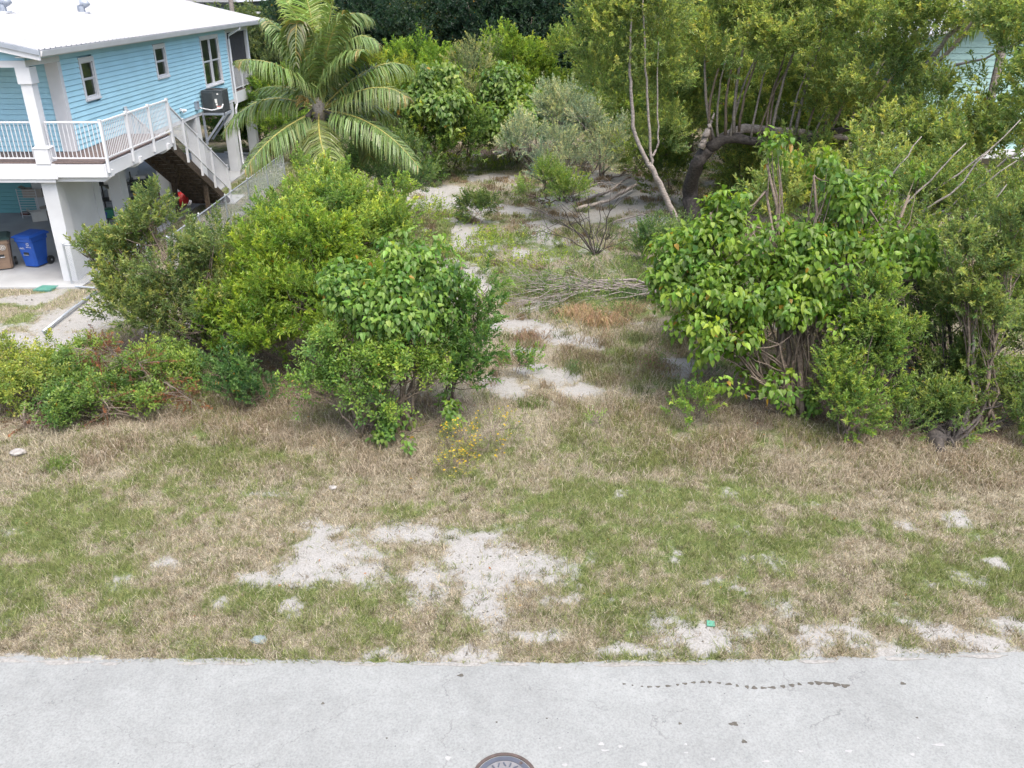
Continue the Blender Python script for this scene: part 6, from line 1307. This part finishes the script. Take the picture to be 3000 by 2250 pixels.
# low leafy weeds of the clearing
def weeds(name, label, pats, n, col, seed, hgt=.22, sc=.9):
    rr_ = np.random.default_rng(seed); P = []
    for (u, v, ru, rv) in pats:
        c = ell(u, v, ru, rv); k = int(n*c[2]*c[3]); a = rr_.uniform(0, 6.28, k); r = np.sqrt(rr_.random(k)); x = c[0]+r*np.cos(a)*c[2]; y = c[1]+r*np.sin(a)*c[3]
        q = fbm(x*1.3, y*1.3, 0, 83, 3) > .46; x, y = x[q], y[q]; P.append(np.stack([x, y, rr_.uniform(.02, hgt, len(x))], -1))
    P = np.concatenate(P); D = norm(rr_.normal(0, .35, P.shape)+np.array([0, 0, 1.0])); V, T, C = foliage(P, D, rr_.uniform(.6, 1.2, len(P))*sc, 'herb', col, rr_, 0)
    o = mesh_np(name, V, T, M['leafmatte'], C); props(o, label, 'weeds', kind='stuff')
weeds('lime_weeds', 'lime green feathery weeds beside the upper left bend of the path', [(1270, 660, 110, 50), (1360, 760, 90, 30), (1440, 730, 90, 26), (1480, 800, 110, 26), (1250, 620, 50, 30), (1340, 495, 150, 16), (1620, 780, 80, 20)], 130, (.2, .29, .05), 7, .3, 1.3)
weeds('green_weeds', 'fresh green leafy weeds growing among the fallen twigs', [(1560, 860, 130, 40), (1700, 870, 140, 50), (1800, 780, 140, 34), (1880, 720, 90, 34), (1650, 930, 120, 24), (1900, 830, 70, 40), (1550, 720, 110, 22), (1960, 1120, 60, 60), (1780, 930, 80, 26), (1600, 1120, 80, 20)], 150, (.12, .19, .07), 8, .25, 1.1)
# grass clumps one can pick out
CL = [(1760, 950, .75, .55, (.36, .27, .17), 'large tan grass clump in front of the fallen branch'), (1690, 925, .55, .5, (.4, .3, .19), 'tan reddish grass clump left of the largest one'), (1840, 920, .5, .5, (.33, .27, .17), 'tan grass clump right of the largest one'), (1550, 990, .5, .35, (.27, .2, .14), 'brown grass tussock beside the pale path'), (1740, 1060, .4, .35, (.2, .17, .12), 'greyish tussock right of the seedling'),
      (1690, 1085, .35, .3, (.14, .17, .09), 'grey green tussock between the seedling and the tree'), (1870, 1000, .4, .35, (.16, .19, .09), 'green tussock left of the portia tree'), (1850, 880, .6, .45, (.09, .14, .06), 'dark green tussock beside the tips of the fallen branch'), (1920, 1080, .5, .3, (.24, .19, .13), 'brown tussock at the lower left of the portia tree'), (1560, 1190, .45, .25, (.13, .18, .06), 'short green tussock in the worn ground'),
      (180, 1370, .35, .35, (.13, .2, .05), 'green tussock in the grass at the left'), (1540, 560, .3, .5, (.24, .21, .15), 'brown reed tuft beside the upper path')]
for i, (u, v, rad, hh, col, lab) in enumerate(CL):
    rr_ = np.random.default_rng(i+300); g = G(u, v); n = int(420*rad*1.6); x = g.x+rr_.normal(0, rad*.4, n); y = g.y+rr_.normal(0, rad*.32, n)
    c = np.array(col)*rr_.uniform(.6, 1.3, (n, 1))*(1+rr_.normal(0, .08, (n, 3))); V, T, C = blades(x, y, rr_.uniform(.5, 1, n)*hh, rr_.uniform(.008, .016, n), np.clip(c, .01, .6), rr_, 1.0, 2, curl=.9)
    e = empty('grass_clump', (g.x, g.y, 0), lab, 'grass clump'); o = mesh_np('blades', V, T, M['grass'], C, e); o['kind'] = 'stuff'
# ---- gravel and leaf litter
rng = np.random.default_rng(61); N = 26000; y = 8.45+rng.random(N)*30*rng.random(N); x = rng.uniform(-1, 1, N)*(y*.63+2); ms, mg, md, ml = gmasks(x, y)
k = (ms > .3) & (fbm(x*1.2, y*1.2, 0, 71, 2)+.12*(rng.random(N)) > .5) & (y > edge_y(x)+.02); x, y = x[k][:9000], y[k][:9000]; n = len(x); s = (.005+.02*rng.random(n)**4)*np.clip(y/11, 1, 2.2); z = gheight(x, y)
oc = np.array([(1, 0, 0), (0, 1, 0), (-1, 0, 0), (0, -1, 0), (0, 0, .7), (0, 0, -.5)], float)
V = (np.stack([x, y, z+s*.2], -1)[:, None, :]+oc[None]*s[:, None, None]*rng.uniform(.6, 1.3, (n, 6, 1))).reshape(-1, 3); T = (np.array([(0, 1, 4), (1, 2, 4), (2, 3, 4), (3, 0, 4)])[None]+(np.arange(n)*6)[:, None, None]).reshape(-1, 3)
C = np.repeat(np.array([[.36, .35, .33]])*rng.uniform(.25, 1.2, (n, 1)), 6, 0); o = mesh_np('gravel', V, T, M['grass'], C); props(o, 'pale limestone gravel scattered on the bare sandy patches', 'gravel', kind='stuff')
N = 16000; y = 9+rng.random(N)*14; x = rng.uniform(-1, 1, N)*(y*.63+2); ms, mg, md, ml = gmasks(x, y); k = rng.random(N) < ml*.9+.02; x, y = x[k], y[k]; n = len(x); z = gheight(x, y)+.012
L = rng.uniform(.03, .07, n); a = rng.uniform(0, 6.28, n); l = np.stack([np.cos(a), np.sin(a), rng.uniform(-.1, .5, n)], -1); nn = norm(np.stack([rng.normal(0, .3, n), rng.normal(0, .3, n), np.ones(n)], -1))
V, Tt = leaf_geo(np.stack([x, y, z], -1), norm(l), nn, L, L*.5); C = np.array([(.30, .13, .05), (.2, .12, .07), (.4, .25, .08), (.12, .08, .05), (.25, .18, .12)])[rng.integers(0, 5, n)]*rng.uniform(.6, 1.2, (n, 1))
T = (Tt[None]+(np.arange(n)*4)[:, None, None]).reshape(-1, 3); o = mesh_np('leaf_litter', V.reshape(-1, 3), T, M['grass'], np.repeat(C, 4, 0)); props(o, 'brown and orange fallen leaves scattered under the shrubs', 'leaf litter', kind='stuff')
print('objects', len(bpy.data.objects), 'tris', sum(sum(p for p in [len(o.data.polygons)]) for o in bpy.data.objects if o.type == 'MESH'))
